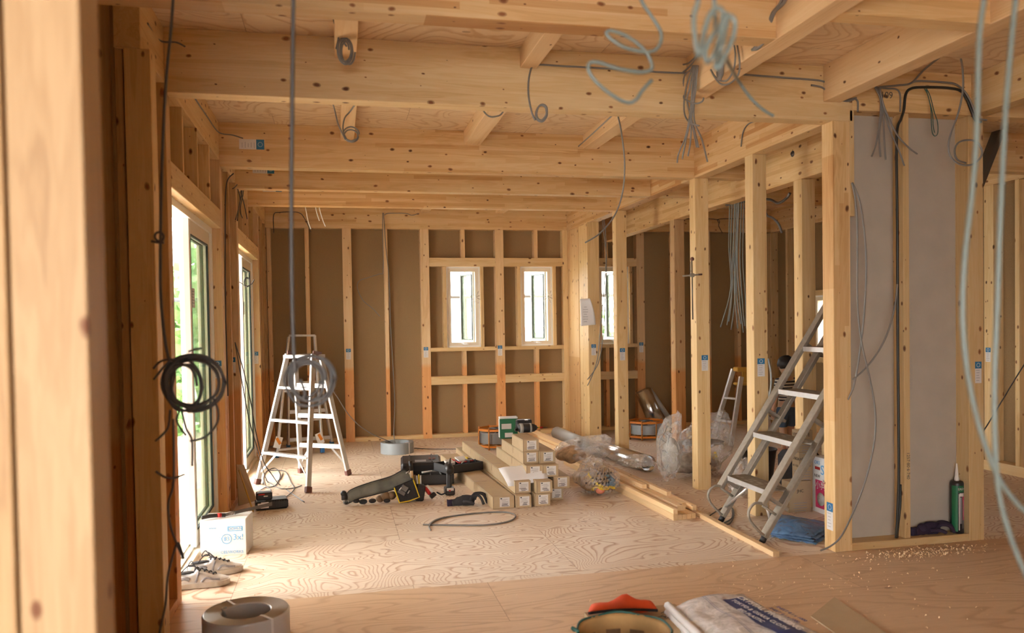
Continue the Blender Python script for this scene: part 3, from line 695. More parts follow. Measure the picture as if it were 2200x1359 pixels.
# ---- A-frame stepladders
def stepladder(name, label, F, B, T, TB, zt, rungs_f, rungs_b, m, mf, foot_h=0.05, w=0.045, d=0.022, braces=True, extra=0.0):
    root = thing(name, label, 'stepladder', ((F[0][0]+B[1][0])/2, (F[0][1]+B[1][1])/2, 0))
    F = [Vector((*p, 0)) for p in F]; B = [Vector((*p, 0)) for p in B]; T = [Vector((*p, zt)) for p in T]; TB = [Vector((*p, zt-0.04)) for p in TB]
    side = (T[1]-T[0]).normalized(); fwd = Vector((-side.y, side.x, 0))
    for feet, tops in ((F, T), (B, TB)):
        for a, b in zip(feet, tops):
            dirn = (b-a).normalized(); st = a+dirn*foot_h*0.6
            if extra and tops is T: b = b+dirn*extra
            MB().mat(m).between(st, b, w*0.5, w, fwd, 0.002).build('side_rail', root)
            MB().mat(mf).between(a+Vector((0, 0, 0.001)), a+dirn*foot_h, w*0.8, w*1.25, fwd, 0.004).build('rubber_foot', root)
    def at(feet, tops, i, z): return lerp(feet[i], tops[i], z/tops[i].z)
    for z in rungs_f:
        a, b = at(F, T, 0, z), at(F, T, 1, z)
        MB().mat(m).between(a, b, 0.055, 0.022, (0, 0, 1), 0.002).build('step', root)
    for z in rungs_b:
        a, b = at(B, TB, 0, z), at(B, TB, 1, z)
        MB().mat(m).between(a, b, 0.03, 0.04, (0, 0, 1), 0.002).build('step', root)
    a, b = (T[0]+TB[0])/2, (T[1]+TB[1])/2
    MB().mat(m).between(a, b, (T[0]-TB[0]).length+0.05, 0.03, (0, 0, 1), 0.003).build('top_step', root)
    for i in (0, 1):
        h = MB().mat(MAROON if mf is MAROON else ALUD)
        h.between(T[i]+Vector((0, 0, -0.005)), TB[i]+Vector((0, 0, 0.02)), 0.012, 0.075, (0, 0, 1), 0.004); h.build('hinge', root)
    if braces:
        for i in (0, 1):
            z = rungs_f[0]; p = at(F, T, i, z); q = at(F, T, i, z*0.35)
            MB().mat(m).between(lerp(p, at(F, T, 1-i, z), 0.28), q, 0.004, 0.016).build('brace', root)
            z = rungs_b[0]; p = at(B, TB, i, z); q = at(B, TB, i, z*0.35)
            MB().mat(m).between(lerp(p, at(B, TB, 1-i, z), 0.28), q, 0.004, 0.016).build('brace', root)
    return root
stepladder('stepladder', 'aluminium stepladder with brown rubber feet, the nearer of the two by the doors',
    [(0.074, -2.338), (0.523, -2.832)], [(0.426, -1.879), (0.858, -2.132)], [(0.345, -2.19), (0.575, -2.43)], [(0.405, -2.06), (0.64, -2.26)],
    1.12, (0.27, 0.55, 0.83), (0.27, 0.55, 0.83), ALU, MAROON)
L2 = stepladder('stepladder', 'aluminium stepladder with blue feet and a raised top bar, standing behind the other',
    [(0.136, -0.914), (0.600, -0.72)], [(0.22, -0.30), (0.70, -0.22)], [(0.235, -0.63), (0.55, -0.52)], [(0.25, -0.50), (0.565, -0.40)],
    0.98, (0.08, 0.36, 0.68), (0.10, 0.42, 0.74), ALU, BLUEF, braces=False, extra=0.29)
MB().mat(ALU).between((0.268, -0.545, 1.27), (0.538, -0.462, 1.265), 0.03, 0.022).build('top_bar', L2)
for (x, y) in ((0.155, -0.89), (0.575, -0.715)):
    b = MB().mat(WLAB).box((x, y-0.026, 0.16), (0.075, 0.006, 0.12), Euler((0, 0.3 if x < 0.3 else -0.3, 0.4))); b.mat(ORANGE).box((x+0.005, y-0.031, 0.175), (0.03, 0.004, 0.075), Euler((0, -0.5, 0.4))); b.build('warning_label', L2)
# small yellow-hinged ladder in the rear room
L3 = thing('stepladder', 'small folding ladder with yellow hinge plates in the dark rear room', 'stepladder', (5.2, -1.25, 0))
for (a, b_) in (((4.86, -1.30, 0), (5.06, -1.45, 0.82)), ((4.93, -1.62, 0), (5.10, -1.55, 0.74)), ((5.62, -1.30, 0), (5.30, -1.45, 0.82)), ((5.66, -1.62, 0), (5.30, -1.55, 0.74))):
    MB().mat(ALU).between(a, b_, 0.05, 0.03, (0, 1, 0), 0.003).build('side_rail', L3)
for z in (0.82, 0.66): MB().mat(YELLP).between((5.05, -1.50, z), (5.31, -1.50, z-0.01), 0.10, 0.03 if z < 0.8 else 0.05, (0, 0, 1), 0.01).build('hinge', L3)
MB().mat(YELLP).box((5.18, -1.50, 0.74), (0.09, 0.012, 0.14)).build('hinge', L3)
for z in (0.25, 0.5):
    MB().mat(ALU).between(lerp((4.86, -1.30, 0), (5.06, -1.45, 0.82), z/0.82), lerp((4.93, -1.62, 0), (5.10, -1.55, 0.74), z/0.74), 0.04, 0.02).build('step', L3)
    MB().mat(ALU).between(lerp((5.62, -1.30, 0), (5.30, -1.45, 0.82), z/0.82), lerp((5.66, -1.62, 0), (5.30, -1.55, 0.74), z/0.74), 0.04, 0.02).build('step', L3)
# ---- grey work ladder with tread plates, leaning between two partition posts
L4 = thing('work_ladder', 'worn grey metal ladder with four tread-plate steps leaning between partition posts', 'ladder', (3.3, -4.89, 0))
du = Vector((0.67, 0, 1.0)).normalized(); YF, YN = -4.62, -5.16
RF = 2.05
for y, w_ in ((YF, 'far'), (YN, 'near')):
    a = Vector((3.300, y, 0.035)); b_ = a+du*RF*0.93
    MB().mat(ALUD).between(a, b_, 0.028, 0.062, (0, 1, 0), 0.003).build('rear_rail', L4)
    MB().mat(BLACKP).cyl((3.288, y, 0.0), (3.31, y, 0.04), 0.019, 12).build('rubber_foot', L4)
    a2 = Vector((3.288, y, 0.235)); b2 = a2+du*RF*0.80
    MB().mat(ALUD).between(a2, b2, 0.028, 0.062, (0, 1, 0), 0.003).build('front_rail', L4)
    for t in (0.06, 0.62, 1.15):
        p = a2+du*t; q = p+Vector((0.135, 0, -0.09))
        MB().mat(ALUD).between(p, q, 0.02, 0.055, (0, 1, 0), 0.002).build('cross_link', L4)
    MB().mat(ALUD).tube([a2+Vector((0.02, -0.02, 0.0)), a2+Vector((-0.05, -0.02, 0.015)), a2+Vector((-0.095, -0.02, -0.03)), a2+Vector((-0.085, -0.02, -0.09)), a2+Vector((-0.02, -0.02, -0.165)), a2+Vector((0.03, -0.01, -0.20))], 0.0085, 8, 5).build('guard_tube', L4)
    MB().mat(ALUD).tube([a2+Vector((0.0, -0.015, -0.005)), a2+Vector((0.10, -0.015, -0.075))], 0.008, 8).build('guard_tube', L4)
for k in range(5):
    z = 0.315+k*0.285; x = 3.30+(z-0.235)*0.67-0.02
    b = MB().mat(TREAD).box((x+0.075, (YF+YN)/2, z-0.004), (0.15, YF-YN-0.03, 0.008)); b.mat(ALU).box((x, (YF+YN)/2, z-0.016), (0.012, YF-YN-0.03, 0.032)).box((x+0.15, (YF+YN)/2, z-0.016), (0.008, YF-YN-0.03, 0.03))
    b.build('step', L4)
for a, b_ in (((3.33, YF+0.0, 0.10), (3.31, (YF+YN)/2-0.05, 0.285)), ((3.37, YN+0.03, 0.10), (3.35, YN+0.10, 0.295))):
    MB().mat(ALU).tube([a, b_], 0.008, 8).build('strut', L4)
# ---- cable coils
def coil(name, label, c, ro, ri, h, m, rows, cable=None, strap=True, turns=6):
    root = thing(name, label, 'cable coil', (c[0], c[1], c[2]))
    prof = []; dz = h/rows
    for k in range(rows+1): prof += [(ro-0.002, k*dz+0.0002)] if k == 0 else [(ro, (k-0.5)*dz), (ro-0.005, k*dz-0.0003)]
    n = turns; dr = (ro-ri)/n
    for k in range(1, n+1): prof += [(ro-(k-0.5)*dr, h+0.003), (ro-k*dr, h-0.003)]
    for k in range(rows, 0, -1): prof += [(ri, (k-0.5)*dz), (ri+0.0035, (k-1)*dz+0.0003)]
    prof.append(prof[0])
    MB().mat(m).lathe(prof, c, 64).build('winding', root)
    if strap:
        for an in (-0.9, 2.1):
            d = Vector((math.cos(an), math.sin(an), 0)); c_ = Vector(c)
            MB().mat(WLAB).prism([c_+d*(ri-0.002)+Vector((0, 0, h+0.003)), c_+d*(ro+0.003)+Vector((0, 0, h+0.003)), c_+d*(ro+0.003)+Vector((0, 0, 0.001)), c_+d*(ro+0.0015)+Vector((0, 0, 0.001)), c_+d*(ro+0.0015)+Vector((0, 0, h+0.0015)), c_+d*(ri-0.002)+Vector((0, 0, h+0.0015))], Vector((-d.y, d.x, 0))*0.012).build('strap', root)
    return root
CF = coil('cable_coil', 'big flat grey cable coil in the foreground, cut by the lower picture edge', (0.372, -5.945, 0), 0.183, 0.102, 0.125, CABLEB, 9, turns=7)
MB().mat(COILG).tube([(0.372-0.09, -5.945+0.03, 0.10), (0.372-0.097, -5.945+0.02, 0.122), (0.372-0.104, -5.945+0.035, 0.128), (0.372-0.09, -5.945+0.06, 0.124)], 0.004, 8, 4, flat=1.8).build('cable_end', CF)
CG = coil('cable_coil', 'light grey cable coil lying below the middle of the back wall', (1.385, -0.95, 0), 0.178, 0.125, 0.115, COILG, 10, turns=4)
# ---- orange wire reels
def reel(name, label, c, r, h, mcoil, n=8, post=0.0):
    root = thing(name, label, 'cable reel', c); c = Vector(c)
    for z in (0.035, h):
        pts = [c+Vector((r*math.cos(2*PI*k/n+0.2), r*math.sin(2*PI*k/n+0.2), z)) for k in range(n)]
        b = MB().mat(ORANGE)
        for k in range(n): b.between(pts[k], pts[(k+1) % n], 0.012, 0.022)
        for k in range(0, n, 2): b.between(pts[k], c+Vector((0, 0, z)), 0.010, 0.016)
        b.build('frame_ring', root)
    for k in range(0, n, 1):
        p = c+Vector((r*math.cos(2*PI*k/n+0.2), r*math.sin(2*PI*k/n+0.2), 0))
        MB().mat(RUST).tube([p, p+Vector((0, 0, h+0.02))], 0.009, 8).build('upright', root)
    prof = [(r*0.55, 0.055)]
    for k in range(9): prof += [(r*0.9, 0.055+(k+0.5)*(h-0.09)/9), (r*0.885, 0.055+(k+1)*(h-0.09)/9)]
    prof += [(r*0.55, h-0.035)]; prof.append(prof[0])
    MB().mat(mcoil).lathe(prof, c, 40).build('winding', root)
    b = MB().mat(STEEL); b.lathe([(0.02, 0.04), (0.02, h+0.015), (0.0, h+0.015)], c, 12); b.lathe([(r*0.4, h+0.004), (r*0.4, h+0.008), (0, h+0.008)], c, 24); b.build('hub', root)
    return root
reel('wire_reel', 'orange wire reel with grey cable behind the long cardboard boxes', (2.47, -0.95, 0), 0.205, 0.21, CABLE)
reel('wire_reel', 'orange wire reel with grey cable in the rear room before an upright duct', (4.28, -0.80, 0), 0.215, 0.20, COILG)
# ---- ducts and pipes
def pipe(name, label, a, b_, r, m, cat='pipe', thick=0.004, cap=False):
    a, b_ = Vector(a), Vector(b_); L = (b_-a).length; q = (b_-a).to_track_quat('Z', 'Y').to_euler()
    o = MB().mat(m).lathe([(r, 0), (r, L), (r-thick, L), (r-thick, 0), (r, 0)], (0, 0, 0), 40).build(name); o.location = a; o.rotation_euler = q
    return tag(o, label, cat)
pipe('plastic_pipe', 'pale grey plastic pipe lying left of the clear bag', (3.275, -0.55, 0.075), (3.30, -1.50, 0.075), 0.072, PVC)
pipe('metal_duct', 'shiny silver metal tube lying under the clear bags with its open end in front', (3.34, -1.56, 0.078), (3.505, -2.80, 0.078), 0.074, CHROME, 'duct')
pipe('metal_duct', 'short shiny duct standing tilted behind the rear orange reel', (4.62, -0.42, 0.02), (4.42, -0.36, 0.52), 0.10, CHROME, 'duct')
pipe('plastic_pipe', 'pale pipe leaning behind the tilted duct in the rear room', (4.82, -0.45, 0.03), (4.62, -0.10, 0.50), 0.03, PVC)
# ---- long cardboard boxes
HB = 0.0925
def longbox(label, c, L, w, h, rz, kind=0, tapes=(0.2,)):
    c = Vector(c); root = thing('long_cardboard_box', label, 'cardboard box', c, rz, 'long cardboard boxes in the stack')
    b = MB().mat(CARD).box((w/2, L/2, h/2), (w, L, h), bev=0.002); b.mat(INK)
    b.box((0.004, -0.0002, h/2), (0.0015, 0.001, h*0.96)); b.box((-0.0002, L/2, h*0.93), (0.001, L*0.97, 0.001))
    body = b.build('carton', None); body.parent = root
    t = MB().mat(CARDT)
    for f in tapes:
        y = L*f; t.box((w*0.32, y, h+0.0006), (w*0.66, 0.022, 0.001)); t.box((-0.0006, y, h*0.68), (0.001, 0.022, h*0.64))
    q = t.build('packing_tape', None); q.parent = root
    l = MB().mat(WLAB).box((w*0.55, -0.001, h*0.53), (0.075, 0.0015, 0.068)); l.mat(INK).box((w*0.55-0.026, -0.002, h*0.53+0.027), (0.012, 0.001, 0.008))
    rn = random.Random(label)
    for k in range(7):
        l.mat(INKG if k < 4 else INK).box((w*0.55+rn.uniform(-0.008, 0.008), -0.002, h*0.53+0.019-k*0.0078), (rn.uniform(0.03, 0.058), 0.001, 0.0022 if k < 4 else 0.0036))
    q = l.build('shipping_label', None); q.parent = root
    return root
BX = [('long cardboard box at the front left of the stack bottom, the widest', 'A', 2.06, 0.165, 0.060),
      ('long cardboard box second from left in the bottom row of the stack', 'B', 2.46, 0.118, 0.036),
      ('cardboard box third from left in the bottom row of the stack', 'C', 0.95, 0.122, 0.02),
      ('cardboard box at the lower right corner of the stack, set back a little', 'C2', 0.9, 0.115, 0.0),
      ('long cardboard box of the second layer with two tape strips, two labels on its end', 'D', 2.16, 0.122, 0.030),
      ('cardboard box in the middle of the second layer of the stack', 'E', 1.05, 0.125, 0.03),
      ('cardboard box at the right end of the second layer of the stack', 'F', 1.0, 0.13, 0.0),
      ('cardboard box of the third layer half covered by the folded paper', 'G', 1.02, 0.125, 0.03),
      ('cardboard box at the right of the third layer, beside the folded paper', 'H', 0.95, 0.128, 0.02),
      ('cardboard box of the fourth layer directly under the topmost box', 'I', 0.75, 0.122, 0.02),
      ('cardboard box at the right of the fourth layer of the stack', 'J', 0.9, 0.127, 0.02),
      ('short cardboard box on the very top of the stack with a drill lying on it', 'K', 0.36, 0.128, 0.02)]
FP = {}
FP['A'] = [(1.871,-3.846,0.001)][0]; FP['B'] = [(2.045,-3.850,0.001)][0]; FP['C'] = [(2.189,-3.837,0.001)][0]; FP['C2'] = (2.345, -3.66, 0.001)
FP['D'] = [(2.053,-3.785,0.094)][0]; FP['E'] = [(2.206,-3.831,0.094)][0]; FP['F'] = (2.372, -3.70, 0.094)
FP['G'] = [(2.166,-3.682,0.187)][0]; FP['H'] = [(2.287,-3.700,0.187)][0]
FP['I'] = [(2.161,-3.600,0.280)][0]; FP['J'] = [(2.287,-3.619,0.280)][0]; FP['K'] = [(2.161,-3.597,0.373)][0]
for lab, k, L, w, rz in BX:
    longbox(lab, FP[k], L, w, HB-0.001, rz, tapes={'D': (0.16, 0.37, 0.60, 0.8), 'A': (0.3,), 'K': ()}.get(k, (0.45,)))
# folded paper, green box, drill, shavings on the stack
def sheetgrid(o, u, v, nu, nv, f=None):
    o, u, v = Vector(o), Vector(u), Vector(v)
    return lambda a, b: o+u*a+v*b+(f(a, b) if f else Vector((0, 0, 0)))
pp_ = [(1.971,-3.720,0.251),(2.322,-3.720,0.274),(1.998,-3.720,0.168),(2.320,-3.720,0.192)]
b = MB().mat(PAPER)
A_, B_, C_, D_ = [Vector(p) for p in pp_]
top0, top1 = A_+Vector((0, 0.15, 0)), B_+Vector((0, 0.17, 0.005)); bot0, bot1 = C_+Vector((0, -0.05, 0)), D_+Vector((0, -0.02, -0.01))
for k in range(4):
    off = Vector((0.002*k, -0.001*k, -0.006*k))
    b.grid(9, 6, lambda u, v: lerp(lerp(top0, top1, u), lerp(bot0, bot1, u), v)+off+Vector((0, 0, 0.02*math.sin(v*PI)*(0.4+0.6*u)+0.004*math.sin(u*9+k))))
o = b.build('folded_paper', None, solid=0.001); tag(o, 'folded white paper plan lying across the front of the box stack', 'paper')
G = thing('product_box', 'small green box standing on the stack behind the drill', 'box', (2.21, -2.83, 0.373), -0.05)
g = MB().mat(GREENB).box((0.0, 0, 0.085), (0.155, 0.06, 0.17)); g.build('carton', None).parent = G
g = MB().mat(WHITEB).box((0.0, 0.0, 0.178), (0.16, 0.066, 0.016), bev=0.004).box((-0.079, 0, 0.09), (0.003, 0.05, 0.16)); g.build('lid', None).parent = G
g = MB().mat(WLAB).box((-0.02, -0.0315, 0.105), (0.085, 0.003, 0.045)).box((0.0, -0.0315, 0.03), (0.07, 0.003, 0.04)); g.build('paper_label', None).parent = G
DR = thing('cordless_drill', 'black cordless drill lying on top of the box stack, bit pointing right', 'power tool', (2.27, -3.24, 0.466), 0.0)
x0 = Vector((2.265, -3.23, 0.466))
b = MB().mat(BLACKP).tube([x0+Vector((-0.055, 0, 0.04)), x0+Vector((-0.04, 0, 0.04)), x0+Vector((0.03, 0, 0.04)), x0+Vector((0.075, 0, 0.04)), x0+Vector((0.10, 0, 0.04))], 0.038, 20, taper=[0.7, 1.0, 1.0, 0.85, 0.45]); b.build('housing', DR)
b = MB().mat(PVC).tube([x0+Vector((-0.045, 0, 0.04)), x0+Vector((-0.018, 0, 0.04))], 0.0395, 20).tube([x0+Vector((0.038, 0, 0.04)), x0+Vector((0.052, 0, 0.04))], 0.0385, 20); b.build('collar', DR)
b = MB().mat(BLACKP).between(x0+Vector((-0.03, 0.03, 0.04)), x0+Vector((-0.02, 0.11, 0.055)), 0.04, 0.035, bev=0.006).box(x0+Vector((0.02, 0.13, 0.05)), (0.13, 0.06, 0.09), bev=0.008); b.mat(CHROME).box(x0+Vector((0.035, 0.10, 0.093)), (0.03, 0.03, 0.006)); b.build('battery', DR)
b = MB().mat(STEEL).tube([x0+Vector((0.10, 0, 0.04)), x0+Vector((0.19, 0, 0.038))], 0.004, 8); b.mat(RED).tube([x0+Vector((0.125, 0, 0.04)), x0+Vector((0.15, 0, 0.039))], 0.007, 8); b.mat(YELLOW).tube([x0+Vector((0.113, 0, 0.04)), x0+Vector((0.122, 0, 0.04))], 0.0075, 8); b.build('drill_bit', DR)
b = MB().mat(STEEL).lathe([(0.014, 0), (0.018, 0.004), (0.014, 0.008), (0.008, 0.004), (0.014, 0)], x0+Vector((-0.07, 0.0, 0.03)), 16, Euler((PI/2, 0, 0))); b.build('belt_hook', DR)

# ---- lumber lying on the floor
gt = 'battens lying in the front pile'
def stick(name, label, x, y, z, w, h, L, rz, m=NEWP, grp=gt):
    b = MB().mat(m).box((0, 0, 0), (L, w, h), bev=0.0015).build(name)
    d = Vector((-math.sin(rz), math.cos(rz), 0)); r = Vector((d.y, -d.x, 0))
    b.location = Vector((x, y, z+h/2))+d*L/2+r*w/2; b.rotation_euler = (0, 0, rz+PI/2)
    return tag(b, label, 'timber batten', grp)
rzp = 0.045
stick('batten', 'leftmost lower batten of the pile on the floor', 2.995, -4.515, 0.0005, 0.033, 0.045, 2.35, rzp)
stick('batten', 'leftmost upper batten of the pile, resting on the one below', 2.995, -4.515, 0.046, 0.033, 0.034, 2.35, rzp)
for k, w_ in enumerate(('first', 'second', 'third', 'fourth')):
    stick('batten', '%s of the four square batten ends in the bottom row of the pile' % w_, 3.031+k*0.0355, -4.505+0.004*k, 0.0005, 0.0325, 0.035, 2.3-0.02*k, rzp)
stick('batten', 'wide batten with a darker top in the second row of the pile', 3.075, -4.40, 0.037, 0.062, 0.036, 2.2, rzp)
stick('batten', 'narrow batten right of the wide one in the second row of the pile', 3.142, -4.33, 0.037, 0.032, 0.036, 2.1, rzp)
stick('batten', 'batten on the right edge of the second row of the pile', 3.18, -4.42, 0.037, 0.030, 0.036, 2.3, rzp)
stick('batten', 'short batten lying on top of the pile, its end nearer the viewer', 3.125, -4.10, 0.074, 0.035, 0.033, 1.3, rzp)
stick('batten', 'batten lying on top of the pile, its end set farther back', 3.05, -3.80, 0.074, 0.040, 0.033, 1.5, rzp)
stick('batten', 'single long batten lying apart toward the corner post', 3.195, -5.45, 0.0005, 0.040, 0.030, 2.4, -0.004, grp=None)
stick('board', 'pale plank behind the box stack, left of the grey pipe', 2.99, -2.0, 0.094, 0.10, 0.03, 1.5, 0.06, grp=None)
stick('board', 'pale plank supporting the other behind the box stack', 2.96, -1.9, 0.0005, 0.13, 0.09, 1.4, 0.06, grp=None)

# ---- clear rubbish bags
def bag(name, label, c, rad, seed, amp=0.22, freq=3.0, m=FILM, squash=0.0, neck=None, res=48, lines=None, contents=()):
    root = thing(name, label, 'plastic bag', c); c = Vector(c); bm_ = MB().mat(m); so = Vector((seed*7.3, seed*3.1, seed))
    def f(u, v):
        a = u*2*PI; e = (v-0.5)*PI; d = Vector((math.cos(e)*math.cos(a), math.cos(e)*math.sin(a), math.sin(e)))
        n = mn.turbulence(d*freq*0.5+so, 4, False)*amp+abs(mn.noise(d*freq*1.7+so))*amp*0.8
        s_ = 1+n-amp*0.6
        if neck and d.z > 0:
            s_ *= 1-d.z*0.15
        p = Vector((d.x*rad[0]*s_, d.y*rad[1]*s_, max(-rad[2], d.z*rad[2]*s_)))
        if neck: p += Vector(neck)*max(0, d.z)**2.2
        return c+Vector((0, 0, rad[2]))+p
    bm_.grid(res, res//2, f)
    bmesh.ops.remove_doubles(bm_.bm, verts=bm_.bm.verts, dist=0.0006)
    bm_.build('film', root)
    for i, (pc, pr_, pm) in enumerate(contents):
        q = MB().mat(pm); n0 = len(q.bm.verts); q.ball(Vector(pc), 1.0, 18, pr_)
        for v in q.bm.verts: v.co = Vector(pc)+(v.co-Vector(pc))*(1+0.35*mn.noise(v.co*14+so))
        q.build('rubbish', root)
    return root, f
BG1, f1 = bag('rubbish_bag', 'clear rubbish bag with printed lines and yellow straps, lying by the battens', (2.775, -3.50, 0.002), (0.185, 0.27, 0.125), 3, 0.22, 3.2, neck=(0.04, 0.10, 0.03),
    contents=[((2.86, -3.57, 0.10), (0.06, 0.06, 0.055), plain('blue_rag', (0.05, 0.22, 0.36), 0.8)), ((2.75, -3.50, 0.10), (0.12, 0.15, 0.08), plain('brown_scrap', (0.38, 0.25, 0.13), 0.8, noise=0.4, nscale=25)), ((2.76, -3.66, 0.05), (0.04, 0.03, 0.03), plain('salmon_scrap', (0.70, 0.25, 0.16), 0.7))])
def online(f, pts, m, r, name, parent, flat=1.0, push=1.012, c=(0, 0, 0)):
    P = []
    for a, b2 in zip(pts, pts[1:]):
        for k in range(6): P.append(Vector(a).lerp(Vector(b2), k/6))
    P.append(Vector(pts[-1])); c = Vector(c)
    W_ = [c+(f(p[0] % 1.0, p[1])-c)*push for p in P]
    return MB().mat(m).tube(W_, r, 6, flat=flat).build(name, parent)
c1 = (2.775, -3.50, 0.12)
b = MB().mat(INK)
for k in range(7):
    P = [Vector(c1)+(f1((0.60+0.028*k+0.10*t/8) % 1.0, 0.40+0.35*t/8)-Vector(c1))*1.01 for t in range(9)]
    b.tube(P, 0.0013, 4)
    for j in range(3):
        q = Vector(c1)+(f1((0.617+0.028*k+0.04*j) % 1.0, 0.47+0.09*j)-Vector(c1))*1.012
        b.box(q, (0.012, 0.004, 0.003), Euler((0.3*j, 0.5, 0.3))).box(q+Vector((0, 0, 0.008)), (0.004, 0.004, 0.012), Euler((0.2, 0.6, 0))).box(q+Vector((0.004, 0, 0.004)), (0.010, 0.003, 0.003), Euler((0.2, -0.6, 0.4)))
b.build('printed_text', BG1)
for pts in ([(0.60, 0.66), (0.66, 0.52), (0.74, 0.38), (0.82, 0.33)], [(0.64, 0.30), (0.72, 0.34), (0.80, 0.26), (0.86, 0.34)]):
    online(f1, pts, YELLOW, 0.011, 'yellow_strap', BG1, flat=0.15, push=0.95, c=c1)
bag('rubbish_bag', 'clear bag with brown scraps lying over the silver tube behind the printed bag', (2.93, -2.66, 0.112), (0.27, 0.36, 0.10), 9, 0.2, 2.6, neck=(0.22, 0.10, 0.03),
    contents=[((2.80, -2.72, 0.19), (0.14, 0.2, 0.07), plain('orange_brown_scrap', (0.42, 0.26, 0.13), 0.8, noise=0.4, nscale=22))])
bag('plastic_film', 'crumpled clear film draped over the end of the silver tube', (3.28, -3.08, 0.113), (0.17, 0.20, 0.045), 14, 0.3, 3.0, neck=(0.05, 0.05, 0.02))
BG2, f2 = bag('rubbish_bag', 'tall clear rubbish bag behind the third partition post', (3.96, -3.0, 0.002), (0.28, 0.26, 0.27), 5, 0.24, 2.4, neck=(0.16, 0.05, 0.06),
    contents=[((3.95, -2.95, 0.27), (0.20, 0.16, 0.03), plain('dark_scrap', (0.07, 0.06, 0.05), 0.8)), ((3.80, -3.08, 0.12), (0.22, 0.18, 0.09), plain('grey_scrap', (0.36, 0.30, 0.24), 0.8, noise=0.4, nscale=20)), ((4.0, -3.12, 0.16), (0.02, 0.02, 0.06), YELLOW)])
BG3, f3 = bag('rubbish_bag', 'slim clear bag peeking out left of the third partition post', (3.50, -3.28, 0.002), (0.12, 0.13, 0.30), 21, 0.22, 3.0, neck=(0.10, 0.03, 0.05),
    contents=[((3.53, -3.25, 0.22), (0.07, 0.08, 0.15), plain('pale_foam_scrap', (0.50, 0.50, 0.46), 0.8, noise=0.3, nscale=20))])
c3 = (3.50, -3.28, 0.3)
for pts in ([(0.56, 0.30), (0.57, 0.5), (0.60, 0.72), (0.68, 0.70), (0.66, 0.5)], [(0.57, 0.58), (0.64, 0.56)], [(0.575, 0.48), (0.65, 0.46)], [(0.56, 0.30), (0.60, 0.22), (0.66, 0.30)]):
    online(f3, pts, INK, 0.0015, 'printed_text', BG3, push=1.01, c=c3)
bag('plastic_film', 'clear crumpled film on the floor under the ladder by the cartons', (3.80, -3.95, 0.002), (0.11, 0.11, 0.13), 31, 0.3, 3.0, neck=(0.06, 0.0, 0.05),
    contents=[((3.84, -3.95, 0.10), (0.05, 0.05, 0.05), plain('red_wrapper', (0.45, 0.06, 0.06), 0.5)), ((3.79, -3.96, 0.06), (0.07, 0.07, 0.04), WLAB)])
# folded blue sheet
bx = [(3.445,-5.039,0.001),(3.844,-4.579,0.001),(4.254,-4.355,0.001),(4.279,-4.634,0.001),(3.725,-5.440,0.001),(3.603,-5.325,0.001),(3.484,-5.217,0.001)]
bl = thing('blue_plastic_sheet', 'folded blue plastic sheet on the floor beside the corner post', 'plastic sheet', (3.62, -5.0, 0))
for j in range(3):
    b = MB().mat(FILMB); z0 = 0.004+0.012*j
    A0, A1, A2, A3 = [Vector(p) for p in ((3.40-0.01*j, -5.08+0.02*j, 0), (3.565, -5.30+0.03*j, 0), (3.99-0.03*j, -4.98, 0), (3.72-0.02*j, -4.55-0.02*j, 0))]
    b.grid(16, 16, lambda u, v: lerp(lerp(A0, A1, u), lerp(A3, A2, u), v)+Vector((0, 0, z0+0.05*math.sin(PI*min(1, v*1.2))*math.sin(PI*u)*(j+1)/3+0.014*abs(mn.noise(Vector((u*5, v*5, j)))))))
    b.build('fold', bl, solid=0.002)
# cartons in the rear
def carton(name, label, lo, hi, rz, m, fn=None, cat='cardboard box'):
    lo, hi = Vector(lo), Vector(hi); d = hi-lo; c = (lo+hi)/2
    root = thing(name, label, cat, (c.x, c.y, lo.z), rz)
    b = MB().mat(m).box((0, 0, d.z/2), d, bev=0.002); o = b.build('carton', None); o.parent = root
    t = MB().mat(CARDT if m is not WHITEB else WLAB).box((0, 0, d.z+0.0005), (d.x*0.98, 0.05, 0.001)).build('packing_tape', None); t.parent = root
    if fn: fn(root, d)
    return root
def put(o, root): o.matrix_parent_inverse = Matrix.Identity(4); return o
def sbsprint(root, d):
    x = -d.x/2-0.001; X = (0, -1, 0); N = (-1, 0, 0)
    b = MB().mat(PINK).box((x, 0, d.z*0.34), (0.001, d.y*0.72, d.z*0.50)); b.mat(RED).box((x, 0.075, d.z*0.80), (0.0012, 0.06, 0.02)); b.mat(BLUEP).box((x-0.0004, -0.02, d.z*0.06), (0.001, 0.03, 0.015))
    b.mat(WLAB).box((x-0.0006, -0.03, d.z*0.60), (0.001, 0.09, 0.02)); b.mat(INK).box((x-0.001, -0.03, d.z*0.60), (0.001, 0.07, 0.006))
    q = b.build('printed_panel', None); q.parent = root
    b = MB().mat(WLAB).lathe([(0.0, 0.0), (0.042, 0), (0.046, 0.003), (0.0, 0.006)], (x-0.002, 0.03, d.z*0.26), 20, Euler((0, -PI/2, 0))).lathe([(0.0, 0.0), (0.02, 0), (0.0, 0.004)], (x-0.002, -0.045, d.z*0.33), 16, Euler((0, -PI/2, 0)), sy=2); b.mat(INKG)
    for k in range(5): b.box((x-0.009, 0.03, d.z*0.26-0.02+0.009*k), (0.001, 0.055-0.006*abs(k-2), 0.002))
    q = b.build('printed_picture', None); q.parent = root
    for s, sz, m, y, z in (('SBS', 0.095, LBLUE, -0.035, d.z*0.78), ('小判穴', 0.062, WLAB, 0.005, d.z*0.49), ('NEW', 0.03, INK, 0.075, d.z*0.66), ('OKS', 0.035, LBLUE, 0.075, d.z*0.90)):
        put(text(s, sz, m, (x-0.002, y, z), X, N, None), root).parent = root
